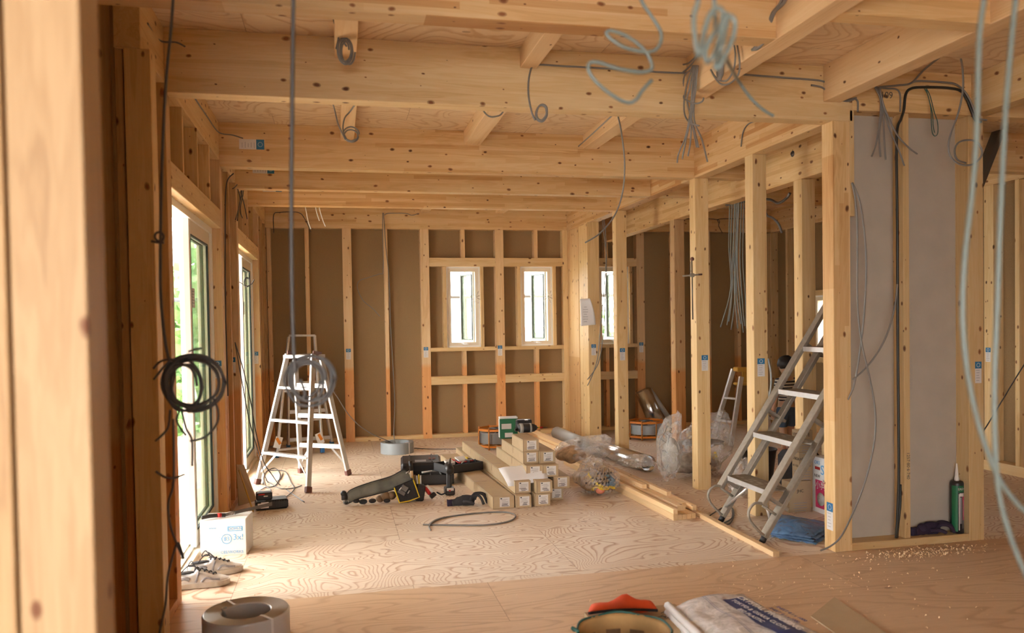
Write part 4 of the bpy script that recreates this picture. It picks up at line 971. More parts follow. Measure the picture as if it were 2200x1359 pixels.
carton('printed_carton', 'white carton with crimson print and the letters SBS behind the corner post', (4.06, -4.78, 0.0), (4.30, -4.50, 0.39), 0.0, WHITEB, sbsprint)
def kprint(txt):
    def f(root, d):
        x = -d.x/2-0.001; y = -d.y/2-0.001
        for s, sz, z in txt:
            put(text(s, sz, INK, (0, y, z), (1, 0, 0), (0, -1, 0), None), root).parent = root
            put(text(s, sz, INK, (x, 0, z), (0, -1, 0), (-1, 0, 0), None), root).parent = root
        b = MB().mat(INKG)
        for k in range(4):
            b.box((0.0, y, d.z*0.30-0.018*k), (d.x*(0.6-0.08*(k % 2)), 0.001, 0.004)); b.box((x, 0.0, d.z*0.30-0.018*k), (0.001, d.y*(0.6-0.08*(k % 2)), 0.004))
        q = b.build('printed_text', None); q.parent = root
    return f
gk = 'kraft cartons stacked in the rear'
for lab, lo, hi, tx in (('kraft carton at the bottom behind the white printed one, red mark low', (3.86, -4.53, 0.0), (4.03, -4.43, 0.22), [('JHC', 0.03, 0.15)]),
        ('kraft carton in the middle of the narrow stack, dark lettering', (3.945, -4.52, 0.222), (4.052, -4.43, 0.42), [('HYBOA', 0.030, 0.15), ('AE 1223', 0.02, 0.10)]),
        ('topmost kraft carton of the narrow stack beside the rear post', (3.945, -4.52, 0.422), (4.052, -4.43, 0.575), [('HYE', 0.035, 0.12), ('MBK', 0.02, 0.08)]),
        ('plain brown carton right of the lettered stack, partly behind the corner post', (4.45, -4.30, 0.0), (4.75, -4.02, 0.54), [])):
    q = carton('kraft_carton', lab, lo, hi, 0.0, CARD if tx else CARDD, kprint(tx) if tx else None); q['group'] = gk
# bucket
BK = thing('bucket', 'black bucket behind the work ladder steps', 'bucket', (4.25, -3.42, 0))
MB().mat(BLACKP).lathe([(0.0, 0.003), (0.11, 0.0), (0.145, 0.26), (0.152, 0.262), (0.152, 0.272), (0.138, 0.272), (0.105, 0.01), (0.0, 0.01)], (4.25, -3.42, 0), 32).build('body', BK)
MB().mat(STEEL).tube([(4.25+0.15*math.cos(a), -3.42+0.15*math.sin(a)*0.3-0.12*math.sin(a), 0.265-0.02*math.sin(a)) for a in [PI*k/10 for k in range(11)]], 0.003, 6).build('handle', BK)
BT = thing('work_bag', 'dark tool bag with a yellow green emblem on the floor behind the ladder', 'bag', (4.42, -3.75, 0))
b = MB().mat(BLACKF).box((4.42, -3.75, 0.15), (0.30, 0.20, 0.30), bev=0.04); b.build('body', BT)
b = MB().mat(YELLOW).lathe([(0.022, 0), (0.030, 0), (0.030, 0.003), (0.022, 0.003), (0.022, 0)], (4.33, -3.852, 0.22), 20, Euler((PI/2, 0, 0))); b.build('emblem', BT)
MB().mat(BLACKF).tube([(4.34, -3.75, 0.30), (4.36, -3.75, 0.36), (4.48, -3.75, 0.36), (4.50, -3.75, 0.30)], 0.012, 8, 5).build('handle', BT)
# white box by the door with a handsaw on it
def wprint(root, d):
    y = -d.y/2-0.001; X = (1, 0, 0); N = (0, -1, 0)
    b = MB().mat(LBLUE)
    def ring(cx, cz, r, w):
        for k in range(28):
            a = 2*PI*k/28; b.box((cx+r*math.cos(a), y, cz+r*math.sin(a)), (w, 0.001, w))
    ring(0.02, d.z*0.46, 0.028, 0.005); ring(-0.055, d.z*0.32, 0.055, 0.003)
    b.box((0.07, y, d.z*0.80), (0.085, 0.001, 0.004)).box((0.07, y, d.z*0.68), (0.085, 0.001, 0.004)).box((0.028, y, d.z*0.74), (0.004, 0.001, 0.026)).box((0.112, y, d.z*0.74), (0.004, 0.001, 0.026))
    q = b.build('printed_marks', None); q.parent = root
    for s, sz, x, z in (('3x!', 0.05, 0.088, d.z*0.50), ('DOM-N', 0.024, 0.07, d.z*0.74), ('CEE/WORKS', 0.024, 0.05, d.z*0.09), ('83', 0.035, 0.02, d.z*0.46), ('www', 0.02, -0.06, d.z*0.78)):
        put(text(s, sz, LBLUE, (x, y, z), X, N, None), root).parent = root
WB = carton('white_box', 'small white box with pale blue print on the floor by the near sliding door', (-0.03, -4.56, 0.0), (0.235, -4.36, 0.215), -0.10, WHITEB, wprint)
HS = thing('hand_saw', 'folding hand saw with black and red grip lying on the white box', 'saw', (0.1, -4.48, 0.217), 0)
b = MB().mat(BLACKP).tube([(-0.03, -4.545, 0.232), (0.02, -4.53, 0.236), (0.07, -4.51, 0.232), (0.10, -4.50, 0.229)], 0.012, 10, 4, taper=None); b.build('grip', HS)
MB().mat(RED).tube([(0.055, -4.515, 0.234), (0.078, -4.506, 0.232)], 0.0135, 10).build('grip_inlay', HS)
MB().mat(STEEL).prism([(0.10, -4.50, 0.222), (0.36, -4.36, 0.240), (0.36, -4.36, 0.262), (0.10, -4.50, 0.240)], (0.002, -0.002, 0)).build('blade', HS)
o = bag('plastic_film', 'little crumple of clear film on the white box', (0.125, -4.47, 0.217), (0.035, 0.03, 0.014), 55, 0.3, 3, res=20)[0]
# charger with battery
CH = thing('battery_charger', 'black battery charger with a battery pack on it, by the wall between doors', 'charger', (0.25, -3.32, 0), 0.15)
for nm, b in (('charger_body', MB().mat(BLACKP).box((0.055, 0, 0.038), (0.17, 0.15, 0.07), bev=0.012).box((-0.055, 0, 0.032), (0.08, 0.13, 0.062), bev=0.008)),
              ('vent_ribs', None), ('printed_plate', MB().mat(WLAB).box((-0.03, -0.0765, 0.04), (0.055, 0.002, 0.045)).box((-0.06, -0.066, 0.035), (0.04, 0.003, 0.035))),
              ('battery_pack', MB().mat(BLACKP).box((-0.03, 0.0, 0.098), (0.115, 0.085, 0.055), bev=0.008)), ('battery_label', MB().mat(RED).box((-0.05, -0.0435, 0.115), (0.045, 0.002, 0.01)).mat(WLAB).box((-0.02, -0.0435, 0.10), (0.03, 0.002, 0.008)))):
    if b is None:
        b = MB().mat(BLACKP)
        for k in range(7): b.box((0.02+k*0.018, -0.0745, 0.04), (0.006, 0.006, 0.055))
    q = b.build(nm, None); q.parent = CH
# cardboard offcut and a stick leaning at the wall
o = MB().mat(CARDD).prism([(0.02, -3.20, 0.005), (0.14, -3.05, 0.005), (0.04, -2.98, 0.28), (-0.005, -3.07, 0.30)], (0.004, -0.004, 0.002)).build('cardboard_offcut'); tag(o, 'brown cardboard offcut leaning on the wall between the sliding doors', 'cardboard')
o = MB().mat(YELLP).tube([(0.15, -3.42, 0.004), (0.02, -3.10, 0.26)], 0.006, 8).build('thin_stick'); tag(o, 'thin yellowish stick leaning by the charger', 'stick')
# ---- tool belt with pouch and hammer
TBt = thing('tool_belt', 'grey tool belt with a black yellow-edged pouch lying on its side', 'tool belt', (1.05, -3.38, 0))
tops = [(0.818,-3.360,0.039),(0.840,-3.360,0.095),(0.900,-3.360,0.127),(1.024,-3.360,0.163),(1.167,-3.360,0.198),(1.260,-3.360,0.240),(1.296,-3.360,0.220)]
bots = [(0.835,-3.400,0.018),(0.852,-3.400,0.021),(0.915,-3.400,0.045),(1.038,-3.400,0.070),(1.180,-3.400,0.101),(1.298,-3.400,0.148),(1.320,-3.400,0.168)]
def ribbon(tp, bt, m, name, parent, thick=0.008, n=5):
    T_ = catmull([Vector(p) for p in tp], n); B_ = catmull([Vector(p) for p in bt], n)
    b = MB().mat(m); N = len(T_)
    b.grid(N, 5, lambda u, v: lerp(T_[round(u*(N-1))], B_[round(u*(N-1))], v)+Vector((0, -0.012*math.sin(PI*v), 0)))
    return b.build(name, parent, solid=thick)
ribbon(tops, bots, BELT, 'belt', TBt)
b = MB().mat(BLACKF).tube([Vector(p)+Vector((0, -0.004, 0)) for p in tops], 0.004, 6, 5).tube([Vector(p)+Vector((0, -0.004, 0.001)) for p in bots], 0.004, 6, 5); b.build('belt_edge', TBt)
pv = [(1.185,-3.430,0.121),(1.222,-3.430,0.004),(1.376,-3.430,0.037),(1.332,-3.430,0.173)]
P4 = [Vector(p) for p in pv]
MB().mat(BLACKF).prism([P4[0], P4[1], P4[2]+Vector((0.01, 0, -0.01)), P4[3]], (0.0, 0.09, 0)).build('pouch', TBt)
MB().mat(YELLOW).tube([p+Vector((0, -0.003, 0)) for p in (P4[0], P4[1], lerp(P4[1], P4[2], 0.5)+Vector((0, 0, -0.008)), P4[2], P4[3])], 0.005, 6).build('pouch_trim', TBt)
MB().mat(BLACKF).box((1.385, -3.37, 0.062), (0.07, 0.10, 0.12), Euler((0, 0.15, 0)), 0.01).build('side_pocket', TBt)
b = MB().mat(STEEL).box((1.262, -3.45, 0.115), (0.055, 0.012, 0.045), Euler((0, 0.6, 0)), 0.004).box((1.24, -3.45, 0.085), (0.06, 0.008, 0.03), Euler((0, 0.6, 0)), 0.003); b.mat(ALU).tube([(1.222, -3.455, 0.105), (1.238, -3.457, 0.125)], 0.004, 6).tube([(1.285, -3.455, 0.075), (1.30, -3.457, 0.10)], 0.004, 6).tube([(1.275, -3.45, 0.23), (1.30, -3.44, 0.245)], 0.004, 6); b.build('buckle', TBt)
b = MB().mat(LEATH)
for (x, z, r) in ((1.12, 0.045, 0.035), (1.08, 0.03, 0.026), (1.17, 0.05, 0.03)): b.ball((x, -3.37, z), r, 12, (1.2, 1, 1.1))
b.mat(BLACKF)
for (x, z, r) in ((0.95, 0.022, 0.022), (1.02, 0.024, 0.02), (1.13, 0.018, 0.018), (0.90, 0.03, 0.018)): b.ball((x, -3.40, z), r, 10, (1.5, 1, 0.9))
b.build('small_holder', TBt)
b = MB().mat(BLACKP).tube([(0.808, -3.38, 0.085), (0.815, -3.38, 0.045)], 0.026, 14, taper=[0.8, 1.05]).ball((0.806, -3.38, 0.088), 0.024, 14); b.mat(ALU)
for k in range(5): b.tube([(0.80+0.01*k, -3.402, 0.04), (0.805+0.008*k, -3.404, 0.012)], 0.003, 5)
b.mat(BLACKP).ball((0.825, -3.39, 0.022), 0.02, 12, (1.3, 1, 0.9)); b.build('clip_tool', TBt)
for i, (x, m_) in enumerate(((1.345, YELLOW), (1.36, LEATH), (1.372, ALU), (1.384, YELLOW), (1.395, ALU))):
    MB().mat(m_).tube([(x, -3.36, 0.10), (x-0.012+0.004*i, -3.33, 0.185+0.008*(i % 2))], 0.005, 8).build('pencil', TBt)
HM = thing('hammer', 'hammer with black and pale handle stuck upright in the belt pouch', 'hammer', (1.32, -3.34, 0.14))
b = MB().mat(NEWP).tube([(1.335, -3.33, 0.13), (1.328, -3.32, 0.225)], 0.012, 10); b.mat(BLACKP).tube([(1.328, -3.32, 0.225), (1.322, -3.315, 0.30)], 0.0145, 10); b.build('handle', HM)
TM = thing('tape_measure', 'red, white and black tape measure beside the belt pouch', 'tape measure', (1.46, -3.38, 0))
E1 = Euler((0.3, 0.55, 0))
b = MB().mat(RED).lathe([(0, 0), (0.035, 0), (0.037, 0.008), (0.037, 0.022), (0, 0.022)], (1.435, -3.37, 0.062), 20, Euler((0, 1.0, 0.2))); b.build('case_top', TM)
b = MB().mat(WLAB).lathe([(0, 0.022), (0.037, 0.022), (0.037, 0.042), (0, 0.042)], (1.435, -3.37, 0.062), 20, Euler((0, 1.0, 0.2))); b.build('case_band', TM)
b = MB().mat(BLACKP).box((1.485, -3.39, 0.035), (0.05, 0.03, 0.03), Euler((0, -0.6, 0.2)), 0.004); b.build('tape_mouth', TM)
# ---- open tool case
TC = thing('tool_case', 'open black tool case with fastener trays behind the tool belt', 'tool case', (1.6, -2.6, 0))
def hollow(b, c, d, t, rz, m, mi=None, tilt=0.0):
    R = Euler((tilt, 0, rz)).to_matrix().to_4x4(); c = Vector(c)
    def bx(o, s_, mm=m, bev=0.004): b.mat(mm).box(c+(R @ Vector(o)), s_, R, bev)
    bx((0, 0, t/2), (d[0], d[1], t)); bx((-d[0]/2+t/2, 0, d[2]/2), (t, d[1], d[2])); bx((d[0]/2-t/2, 0, d[2]/2), (t, d[1], d[2]))
    bx((0, -d[1]/2+t/2, d[2]/2), (d[0], t, d[2])); bx((0, d[1]/2-t/2, d[2]/2), (d[0], t, d[2])); return R, c
b = MB(); b.mat(BLACKP).box((1.50, -2.32, 0.105), (0.36, 0.30, 0.085), Euler((0.10, 0, -0.08)), 0.02)
for x in (1.40, 1.60): b.box((x, -2.32, 0.150), (0.012, 0.26, 0.01), Euler((0.10, 0, -0.08)), 0.002)
b.box((1.335, -2.49, 0.08), (0.05, 0.04, 0.03), Euler((0, 0, -0.1)), 0.006); b.build('lid', TC)
b = MB().mat(INKG).box((1.49, -2.40, 0.142), (0.10, 0.06, 0.004), Euler((0.10, 0, -0.08))); b.mat(MAROON).box((1.60, -2.34, 0.150), (0.06, 0.05, 0.004), Euler((0.10, 0, -0.08))); b.build('lid_label', TC)
b = MB(); hollow(b, (1.56, -2.68, 0.001), (0.36, 0.26, 0.085), 0.012, -0.05, BLACKP); b.build('base', TC)
b = MB(); R_, c_ = hollow(b, (1.79, -2.70, 0.0955), (0.36, 0.24, 0.072), 0.012, 0.38, BLACKP)
for x in (0.05, 0.11): b.box(c_+(R_ @ Vector((x, 0, 0.05))), (0.006, 0.22, 0.085), R_)
b.build('tray', TC)
b = MB().mat(WLAB).box(c_+(R_ @ Vector((-0.11, -0.04, 0.085))), (0.07, 0.07, 0.02), R_ @ Euler((0.3, 0, 0)).to_matrix().to_4x4()).box(c_+(R_ @ Vector((0.03, 0.0, 0.095))), (0.09, 0.08, 0.01), R_ @ Euler((0.3, 0, 0)).to_matrix().to_4x4()); b.mat(YELLOW).box(c_+(R_ @ Vector((0.08, 0.02, 0.10))), (0.012, 0.08, 0.012), R_)
rn = random.Random(4)
for k in range(16): b.mat((ALU, BLACKP, STEEL, RED)[k % 4]).tube([c_+(R_ @ Vector((rn.uniform(-0.06, 0.14), rn.uniform(-0.09, 0.09), 0.07))), c_+(R_ @ Vector((rn.uniform(-0.06, 0.14), rn.uniform(-0.09, 0.09), 0.085)))], 0.005, 6)
b.build('loose_fasteners', TC)
b = MB().mat(WLAB)
for k in range(11): b.lathe([(0.006, -0.002), (0.009, 0), (0.006, 0.002)], (1.60+0.0035*k, -2.66-0.006*k, 0.135-0.0065*k), 10, Euler((0.6, 0.5, 0)))
b.build('coiled_cord', TC)
b = MB().mat(ALU).tube([(1.47, -2.70, 0.09), (1.56, -2.69, 0.095)], 0.009, 8); b.mat(STEEL).box((1.60, -2.58, 0.06), (0.09, 0.10, 0.04), None, 0.005); b.build('socket_bar', TC)
# ---- impact driver standing on its battery
ID = thing('impact_driver', 'black impact driver standing on its battery before the open tool case', 'power tool', (1.637, -3.23, 0))
MB().mat(BLACKP).box((1.637, -3.22, 0.03), (0.078, 0.11, 0.058), bev=0.008).build('battery', ID)
b = MB().mat(WLAB).box((1.637, -3.2765, 0.05), (0.055, 0.002, 0.022)); b.mat(RED).box((1.632, -3.278, 0.040), (0.014, 0.002, 0.012)); b.build('battery_label', ID)
MB().mat(BLACKP).tube([(1.637, -3.21, 0.055), (1.637, -3.205, 0.085), (1.640, -3.195, 0.14), (1.640, -3.185, 0.18)], 0.022, 14, 4, taper=None).build('grip', ID)
MB().mat(BLACKP).tube([(1.642, -3.26, 0.185), (1.643, -3.25, 0.19), (1.643, -3.20, 0.205), (1.643, -3.14, 0.215), (1.643, -3.10, 0.22)], 0.036, 18, taper=[0.5, 0.9, 1, 0.95, 0.6]).build('housing', ID)
MB().mat(STEEL).tube([(1.645, -3.19, 0.235), (1.650, -3.185, 0.262), (1.657, -3.18, 0.285)], 0.008, 10, taper=[1.5, 1.2, 0.6]).build('belt_hook', ID)
MB().mat(BLACKF).tube([(1.60, -3.26, 0.02), (1.565, -3.27, 0.012), (1.53, -3.255, 0.03)], 0.006, 6, 4, flat=0.4).build('wrist_strap', ID)
# ---- knitted gloves
def glove(name, label, c, rz, m, cuffm, s=1.0, bend=0.5):
    root = thing(name, label, 'glove', c, rz)
    b = MB().mat(m)
    def pt(x, y, z): return (x*s, y*s, z*s)
    b.tube([pt(-0.10, 0, 0.018), pt(-0.06, 0, 0.026), pt(-0.02, 0.0, 0.034), pt(0.03, 0.0, 0.032), pt(0.06, 0, 0.024)], 0.036*s, 14, 3, flat=0.55, taper=[0.75]*3+[0.95]*3+[1.1]*3+[1.05]*3+[0.7])
    for k, (dy, L, zz) in enumerate(((-0.026, 0.07, 0.06), (-0.009, 0.085, 0.075), (0.009, 0.08, 0.065), (0.026, 0.065, 0.045))):
        b.tube([pt(0.03+0.012*k, dy, 0.03), pt(0.045+0.015*k, dy*1.4, 0.045+zz*0.5*bend), pt(0.06+L*0.5+0.018*k, dy*1.8, 0.04+zz*0.45*bend), pt(0.065+L*0.8+0.02*k, dy*2.3, 0.012)], 0.0095*s, 8, 4)
    b.tube([pt(-0.02, -0.03, 0.03), pt(0.005, -0.055, 0.035), pt(0.03, -0.07, 0.03), pt(0.05, -0.072, 0.02)], 0.0115*s, 8, 4)
    o = b.build('glove_hand', None); o.parent = root
    b = MB().mat(cuffm).tube([pt(-0.135, 0, 0.016), pt(-0.12, 0, 0.017), pt(-0.095, 0, 0.019)], 0.030*s, 14, flat=0.5, taper=[1.1, 0.95, 0.95]); o = b.build('cuff', None); o.parent = root
    return root
glove('work_glove', 'dark glove with a purple cuff lying flat before the long box', (1.705, -3.64, 0.0), -0.05, GLOVEK, GLOVE, 1.05, 1.0)
glove('work_glove', 'dark purple glove on the plate at the foot of the plasterboard', (4.27, -5.405, 0.048), 0.0, GLOVE, GLOVE, 1.0, 0.4)
MB().mat(GLOVE).ball((4.215, -5.405, 0.088), 0.027, 14, (1.1, 1, 0.95)).build('glove_roll', [o for o in D.objects if o.name.startswith('work_glove')][-1])
# ---- sealant cartridge
ST = thing('sealant_cartridge', 'green and black sealant cartridge with pink print standing by the right post', 'sealant tube', (4.452, -5.41, 0.046))
tc_ = Vector((4.452, -5.413, 0.046))
MB().mat(BLACKP).lathe([(0, 0.0), (0.038, 0.0), (0.038, 0.30), (0.034, 0.312), (0.012, 0.316), (0, 0.316)], tc_, 28).build('barrel', ST)
b = MB()
def arc(a0, a1, z0, z1, r, m, n=6):
    b.mat(m)
    P0 = [tc_+Vector((r*math.cos(a0+(a1-a0)*k/n), r*math.sin(a0+(a1-a0)*k/n), 0)) for k in range(n+1)]
    b.grid(n+1, 2, lambda u, v: P0[round(u*n)]+Vector((0, 0, z0+(z1-z0)*v)))
arc(-PI*0.98, -PI*0.68, 0.012, 0.29, 0.0386, GREENB); arc(-PI*0.66, -PI*0.26, 0.25, 0.29, 0.0386, GREENB)
arc(-PI*0.64, -PI*0.60, 0.02, 0.24, 0.0388, WLAB); arc(-PI*0.585, -PI*0.50, 0.06, 0.22, 0.0388, INKG); arc(-PI*0.45, -PI*0.30, 0.08, 0.225, 0.0388, PINK); arc(-PI*0.44, -PI*0.42, 0.03, 0.23, 0.0391, WLAB, 2); arc(-PI*0.34, -PI*0.32, 0.10, 0.2, 0.0391, WLAB, 2); arc(-PI*0.60, -PI*0.35, 0.225, 0.245, 0.0388, WLAB)
b.build('printed_wrap', ST)
put(text('EASY', 0.02, WLAB, tc_+Vector((-0.004, -0.0395, 0.27)), (1, 0, 0), (0, -1, 0), ST), ST).matrix_parent_inverse = wm(ST).inverted()
MB().mat(WHITEF).lathe([(0.014, 0.314), (0.014, 0.33), (0.012, 0.335), (0.004, 0.42), (0, 0.42)], tc_, 16).build('nozzle', ST)
# ---- worn sneakers by the door
def sneaker(name, label, c, rz, s=1.0, lean=0.0):
    root = thing(name, label, 'shoe', c, rz, 'pair of worn white sneakers')
    L = 0.29*s
    prof = [  # u along the shoe (0 heel, 1 toe): half width, height of upper, sole thickness, toe spring
        (0.00, 0.020, 0.075, 0.030), (0.04, 0.030, 0.085, 0.032), (0.15, 0.036, 0.092, 0.032), (0.30, 0.036, 0.088, 0.028), (0.42, 0.038, 0.098, 0.026), (0.55, 0.043, 0.085, 0.024),
        (0.68, 0.048, 0.066, 0.024), (0.80, 0.048, 0.052, 0.024), (0.90, 0.040, 0.044, 0.024), (0.97, 0.026, 0.036, 0.026), (1.0, 0.010, 0.030, 0.026)]
    b = MB().mat(SHOEW); n = len(prof)
    def up_(u, v):
        i = round(u*(n-1)); x, w, h, st = prof[i]
        a = PI*v; open_ = 1.0 if 0.05 < x < 0.40 else 0.0
        cw = math.cos(a); sw = math.sin(a)
        z = st+(h-st)*(sw**0.6 if sw > 0 else 0)
        if open_ and sw > 0.55: z -= (sw-0.55)*0.10
        return (L*x-L/2, -w*(abs(cw)**0.7)*(1 if cw > 0 else -1)*(1.0 if not open_ else 1.0), z)
    b.grid(n, 17, up_); o = b.build('upper', None, sub=1); o.parent = root
    b = MB().mat(SOLE)
    pts = [(L*x-L/2, w+0.006) for x, w, h, st in prof]; poly = [(x, -w) for x, w in pts]+[(x, w) for x, w in reversed(pts)]
    n0 = [Vector((x, y, 0.004 if x < L*0.3 else 0.004+0.10*(x-L*0.3)**1.0*0.6)) for x, y in poly]; top = [Vector((x, y, 0.030 if x < L*0.3 else 0.030+0.05*(x-L*0.3))) for x, y in poly]
    vb = [b.bm.verts.new(p) for p in n0]; vt = [b.bm.verts.new(p) for p in top]; m_ = len(vb)
    b.bm.faces.new(list(reversed(vb))); b.bm.faces.new(vt)
    for k in range(m_): b.bm.faces.new((vb[k], vb[(k+1) % m_], vt[(k+1) % m_], vt[k]))
    b._tag(0); o = b.build('sole', None); o.parent = root
    b = MB().mat(SHOEG)
    for sgn in (-1, 1):
        b.tube([(L*0.02, sgn*0.045, 0.035), (L*0.10, sgn*0.046, 0.055), (L*0.22, sgn*0.046, 0.045), (L*0.33, sgn*0.043, 0.04)], 0.006, 6, 4, flat=0.5)
        b.tube([(-L*0.40, sgn*0.032, 0.045), (-L*0.28, sgn*0.036, 0.06), (-L*0.18, sgn*0.038, 0.05)], 0.009, 6, 4, flat=0.4)
        b.tube([(-L*0.08, sgn*0.040, 0.035), (-L*0.02, sgn*0.034, 0.085)], 0.006, 6, flat=0.5)
    o = b.build('side_stripe', None); o.parent = root
    b = MB().mat(BLACKF).ball((-L*0.27, 0, 0.079), 0.03, 14, (1.7, 0.8, 0.25)); o = b.build('lining', None); o.parent = root
    b = MB().mat(GLOVEK)
    for k in range(5):
        x = -L*0.10+k*L*0.075; z = 0.104-k*0.009
        b.tube([(x, -0.024, z-0.014), (x+0.004, 0, z), (x, 0.024, z-0.014)], 0.0035, 6, 3)
        b.tube([(x, -0.024, z-0.014), (x+0.012, 0, z+0.001), (x+0.022, 0.024, z-0.022)], 0.0033, 6, 3)
    b.tube([(-L*0.10, 0, 0.108), (-L*0.16, 0.03, 0.13), (-L*0.22, 0.045, 0.10), (-L*0.12, 0.01, 0.108)], 0.003, 6, 4)
    b.tube([(-L*0.10, 0, 0.108), (-L*0.14, -0.03, 0.135), (-L*0.02, -0.05, 0.10), (-L*0.10, -0.005, 0.108)], 0.003, 6, 4)
    b.tube([(-L*0.10, 0, 0.108), (-L*0.20, -0.02, 0.12), (-L*0.34, -0.05, 0.09)], 0.003, 6, 4)
    o = b.build('laces', None); o.parent = root
    return root
sneaker('sneaker', 'worn white sneaker nearest the viewer, black laces, toe to the right', (0.055, -5.13, 0.0), 0.10)
sneaker('sneaker', 'worn white sneaker behind its mate and nearer the box', (0.10, -4.93, 0.0), 0.30)
# ---- clamp on the post, paper pinned to the far post
CLM = thing('clamp_gauge', 'thin dark rod with a cross bar and knob hung on the third partition post', 'tool', (3.555, -3.66, 1.40))
b = MB().mat(STEEL).tube([(3.555, -3.652, 1.37), (3.552, -3.652, 1.84)], 0.005, 8); b.build('rod', CLM)
b = MB().mat(ALUD).tube([(3.468, -3.665, 1.715), (3.632, -3.665, 1.728)], 0.006, 8).box((3.55, -3.66, 1.722), (0.035, 0.02, 0.03), None, 0.004).tube([(3.538, -3.655, 1.72), (3.538, -3.655, 1.83)], 0.003, 6); b.build('cross_bar', CLM)
b = MB().mat(MAROON).ball((3.552, -3.66, 1.85), 0.016, 12).tube([(3.60, -3.665, 1.726), (3.632, -3.665, 1.728)], 0.007, 8); b.build('knob', CLM)
pa = [(3.458,-0.935,1.626),(3.567,-0.935,1.630),(3.640,-0.935,1.335),(3.464,-0.935,1.322)]
a0, a1, a2, a3 = [Vector(p) for p in pa]
b = MB().mat(PAPER).grid(10, 10, lambda u, v: lerp(lerp(a0, a1, u), lerp(a3, a2, u), v)+Vector((0.014*math.sin(PI*v)*u, -0.03*(u*u)*(1-v), 0)))
o = b.build('pinned_sheet', None, solid=0.0008); tag(o, 'white paper sheet with faint notes pinned on the far partition post, corner curling', 'paper')
b = MB().mat(INKG)
for k in range(7): b.box(lerp(a0, a3, 0.30+0.09*k)+Vector((0.055, -0.018+0.002*k, 0)), (0.06 if k % 3 else 0.035, 0.001, 0.004))
q = b.build('handwriting', o)
# ---- things at the lower edge
BSK = thing('canvas_tub', 'round tan canvas tub with green piping at the lower edge of the view', 'tub', (1.775, -6.87, 0))
bc = Vector((1.775, -6.87, 0.0))
MB().mat(CANVAS).lathe([(0, 0.003), (0.150, 0.0), (0.165, 0.22), (0.172, 0.245), (0.166, 0.250), (0.158, 0.235), (0.143, 0.012), (0, 0.010)], bc, 48).build('body', BSK)
MB().mat(DGREEN).tube([bc+Vector((0.169*math.cos(2*PI*k/40), 0.169*math.sin(2*PI*k/40), 0.250+0.004*math.sin(k*0.9))) for k in range(40)], 0.0045, 8, 0, closed=True).build('rim_piping', BSK)
b = MB().mat(LEATH)
for an in (0.9, 1.5, 2.2, 2.9):
    d = Vector((math.cos(an), math.sin(an), 0)); R = Matrix((Vector((-d.y, d.x, 0)), Vector((0, 0, 1)), d)).transposed().to_4x4()
    b.box(bc+d*0.150+Vector((0, 0, 0.16)), (0.055, 0.07, 0.004), R)
b.build('inner_pocket', BSK)
b = MB().mat(DGREEN).tube([bc+Vector((-0.165, 0.02, 0.25)), bc+Vector((-0.185, 0.03, 0.262)), bc+Vector((-0.172, 0.05, 0.245))], 0.007, 8, 3); b.build('loop', BSK)
cbx = carton('flat_carton', 'flat brown cardboard box with small print under the tub and the wrapped pack', (1.80, -6.58, 0.0), (2.22, -6.30, 0.11), 0.0, CARDD)
put(text('MADE IN\nJAPAN', 0.035, INK, (0.13, -0.02, 0.1115), (0.5, -0.86, 0), (0, 0, 1), None), cbx).parent = cbx
cl_ = [(1.798,-6.362,0.125),(1.901,-6.285,0.125),(2.059,-6.278,0.125),(2.093,-6.406,0.125),(2.037,-6.480,0.125),(1.829,-6.436,0.125)]
cp = [Vector(p) for p in cl_]
b = MB().mat(REDC).grid(14, 8, lambda u, v: lerp(lerp(cp[0], cp[3], u), lerp(cp[0]+Vector((0.05, 0.10, 0)), cp[3]+Vector((-0.02, 0.10, 0)), u), v)+Vector((0, 0, 0.002+0.055*math.sin(PI*v)*max(0.1, 1-abs(u-0.6)*1.6)+0.006*math.sin(u*14))))
o = b.build('cloth', None, solid=0.003); tag(o, 'orange-red cloth with black edging folded behind the canvas tub', 'cloth')
MB().mat(BLACKF).tube([cp[0]+Vector((0.0, -0.004, 0.004)), lerp(cp[0], cp[3], 0.33)+Vector((0, -0.004, 0.012)), lerp(cp[0], cp[3], 0.66)+Vector((0, -0.004, 0.012)), cp[3]+Vector((0, -0.004, 0.004))], 0.006, 6, 5).build('edging', o)
# wrapped pack of plastic sheeting
PK = thing('sheeting_pack', 'clear-wrapped pack of plastic sheeting with a navy printed panel at the lower edge', 'plastic pack', (2.5, -6.6, 0))
k0, k1, k2, k3 = [Vector(p) for p in [(2.146,-6.381,0.160),(2.525,-6.319,0.160),(2.635,-7.155,0.160),(2.123,-7.102,0.160)]]
def packf(zb, amp, seed):
    def f(u, v):
        e = min(u, 1-u, v, 1-v); d = min(1, e*7)**0.5
        return lerp(lerp(k0, k1, u), lerp(k3, k2, u), v)*1.0+Vector((0, 0, -0.05+0.05*d+zb+amp*mn.noise(Vector((u*3.5, v*5, seed)))+0.02*math.sin(u*PI)))
    return f
b = MB().mat(FILMW); F_ = packf(0.0, 0.018, 2.0)
N_ = 26
b.grid(N_, N_, F_)
b.build('wrap', PK)
rim = [F_(u, 0) for u in [i/(N_-1) for i in range(N_)]]+[F_(1, v) for v in [i/(N_-1) for i in range(1, N_)]]+[F_(u, 1) for u in [1-i/(N_-1) for i in range(1, N_)]]+[F_(0, v) for v in [1-i/(N_-1) for i in range(1, N_-1)]]
b = MB().mat(FILMW); nR = len(rim)
b.grid(nR+1, 4, lambda u, v: Vector(rim[round(u*nR) % nR])*1.0+Vector((0.012*math.sin(u*60)*v, 0.012*math.cos(u*47)*v, -(rim[round(u*nR) % nR].z-0.002)*v)))
b.build('wrap_side', PK)
b = MB().mat(WLAB)
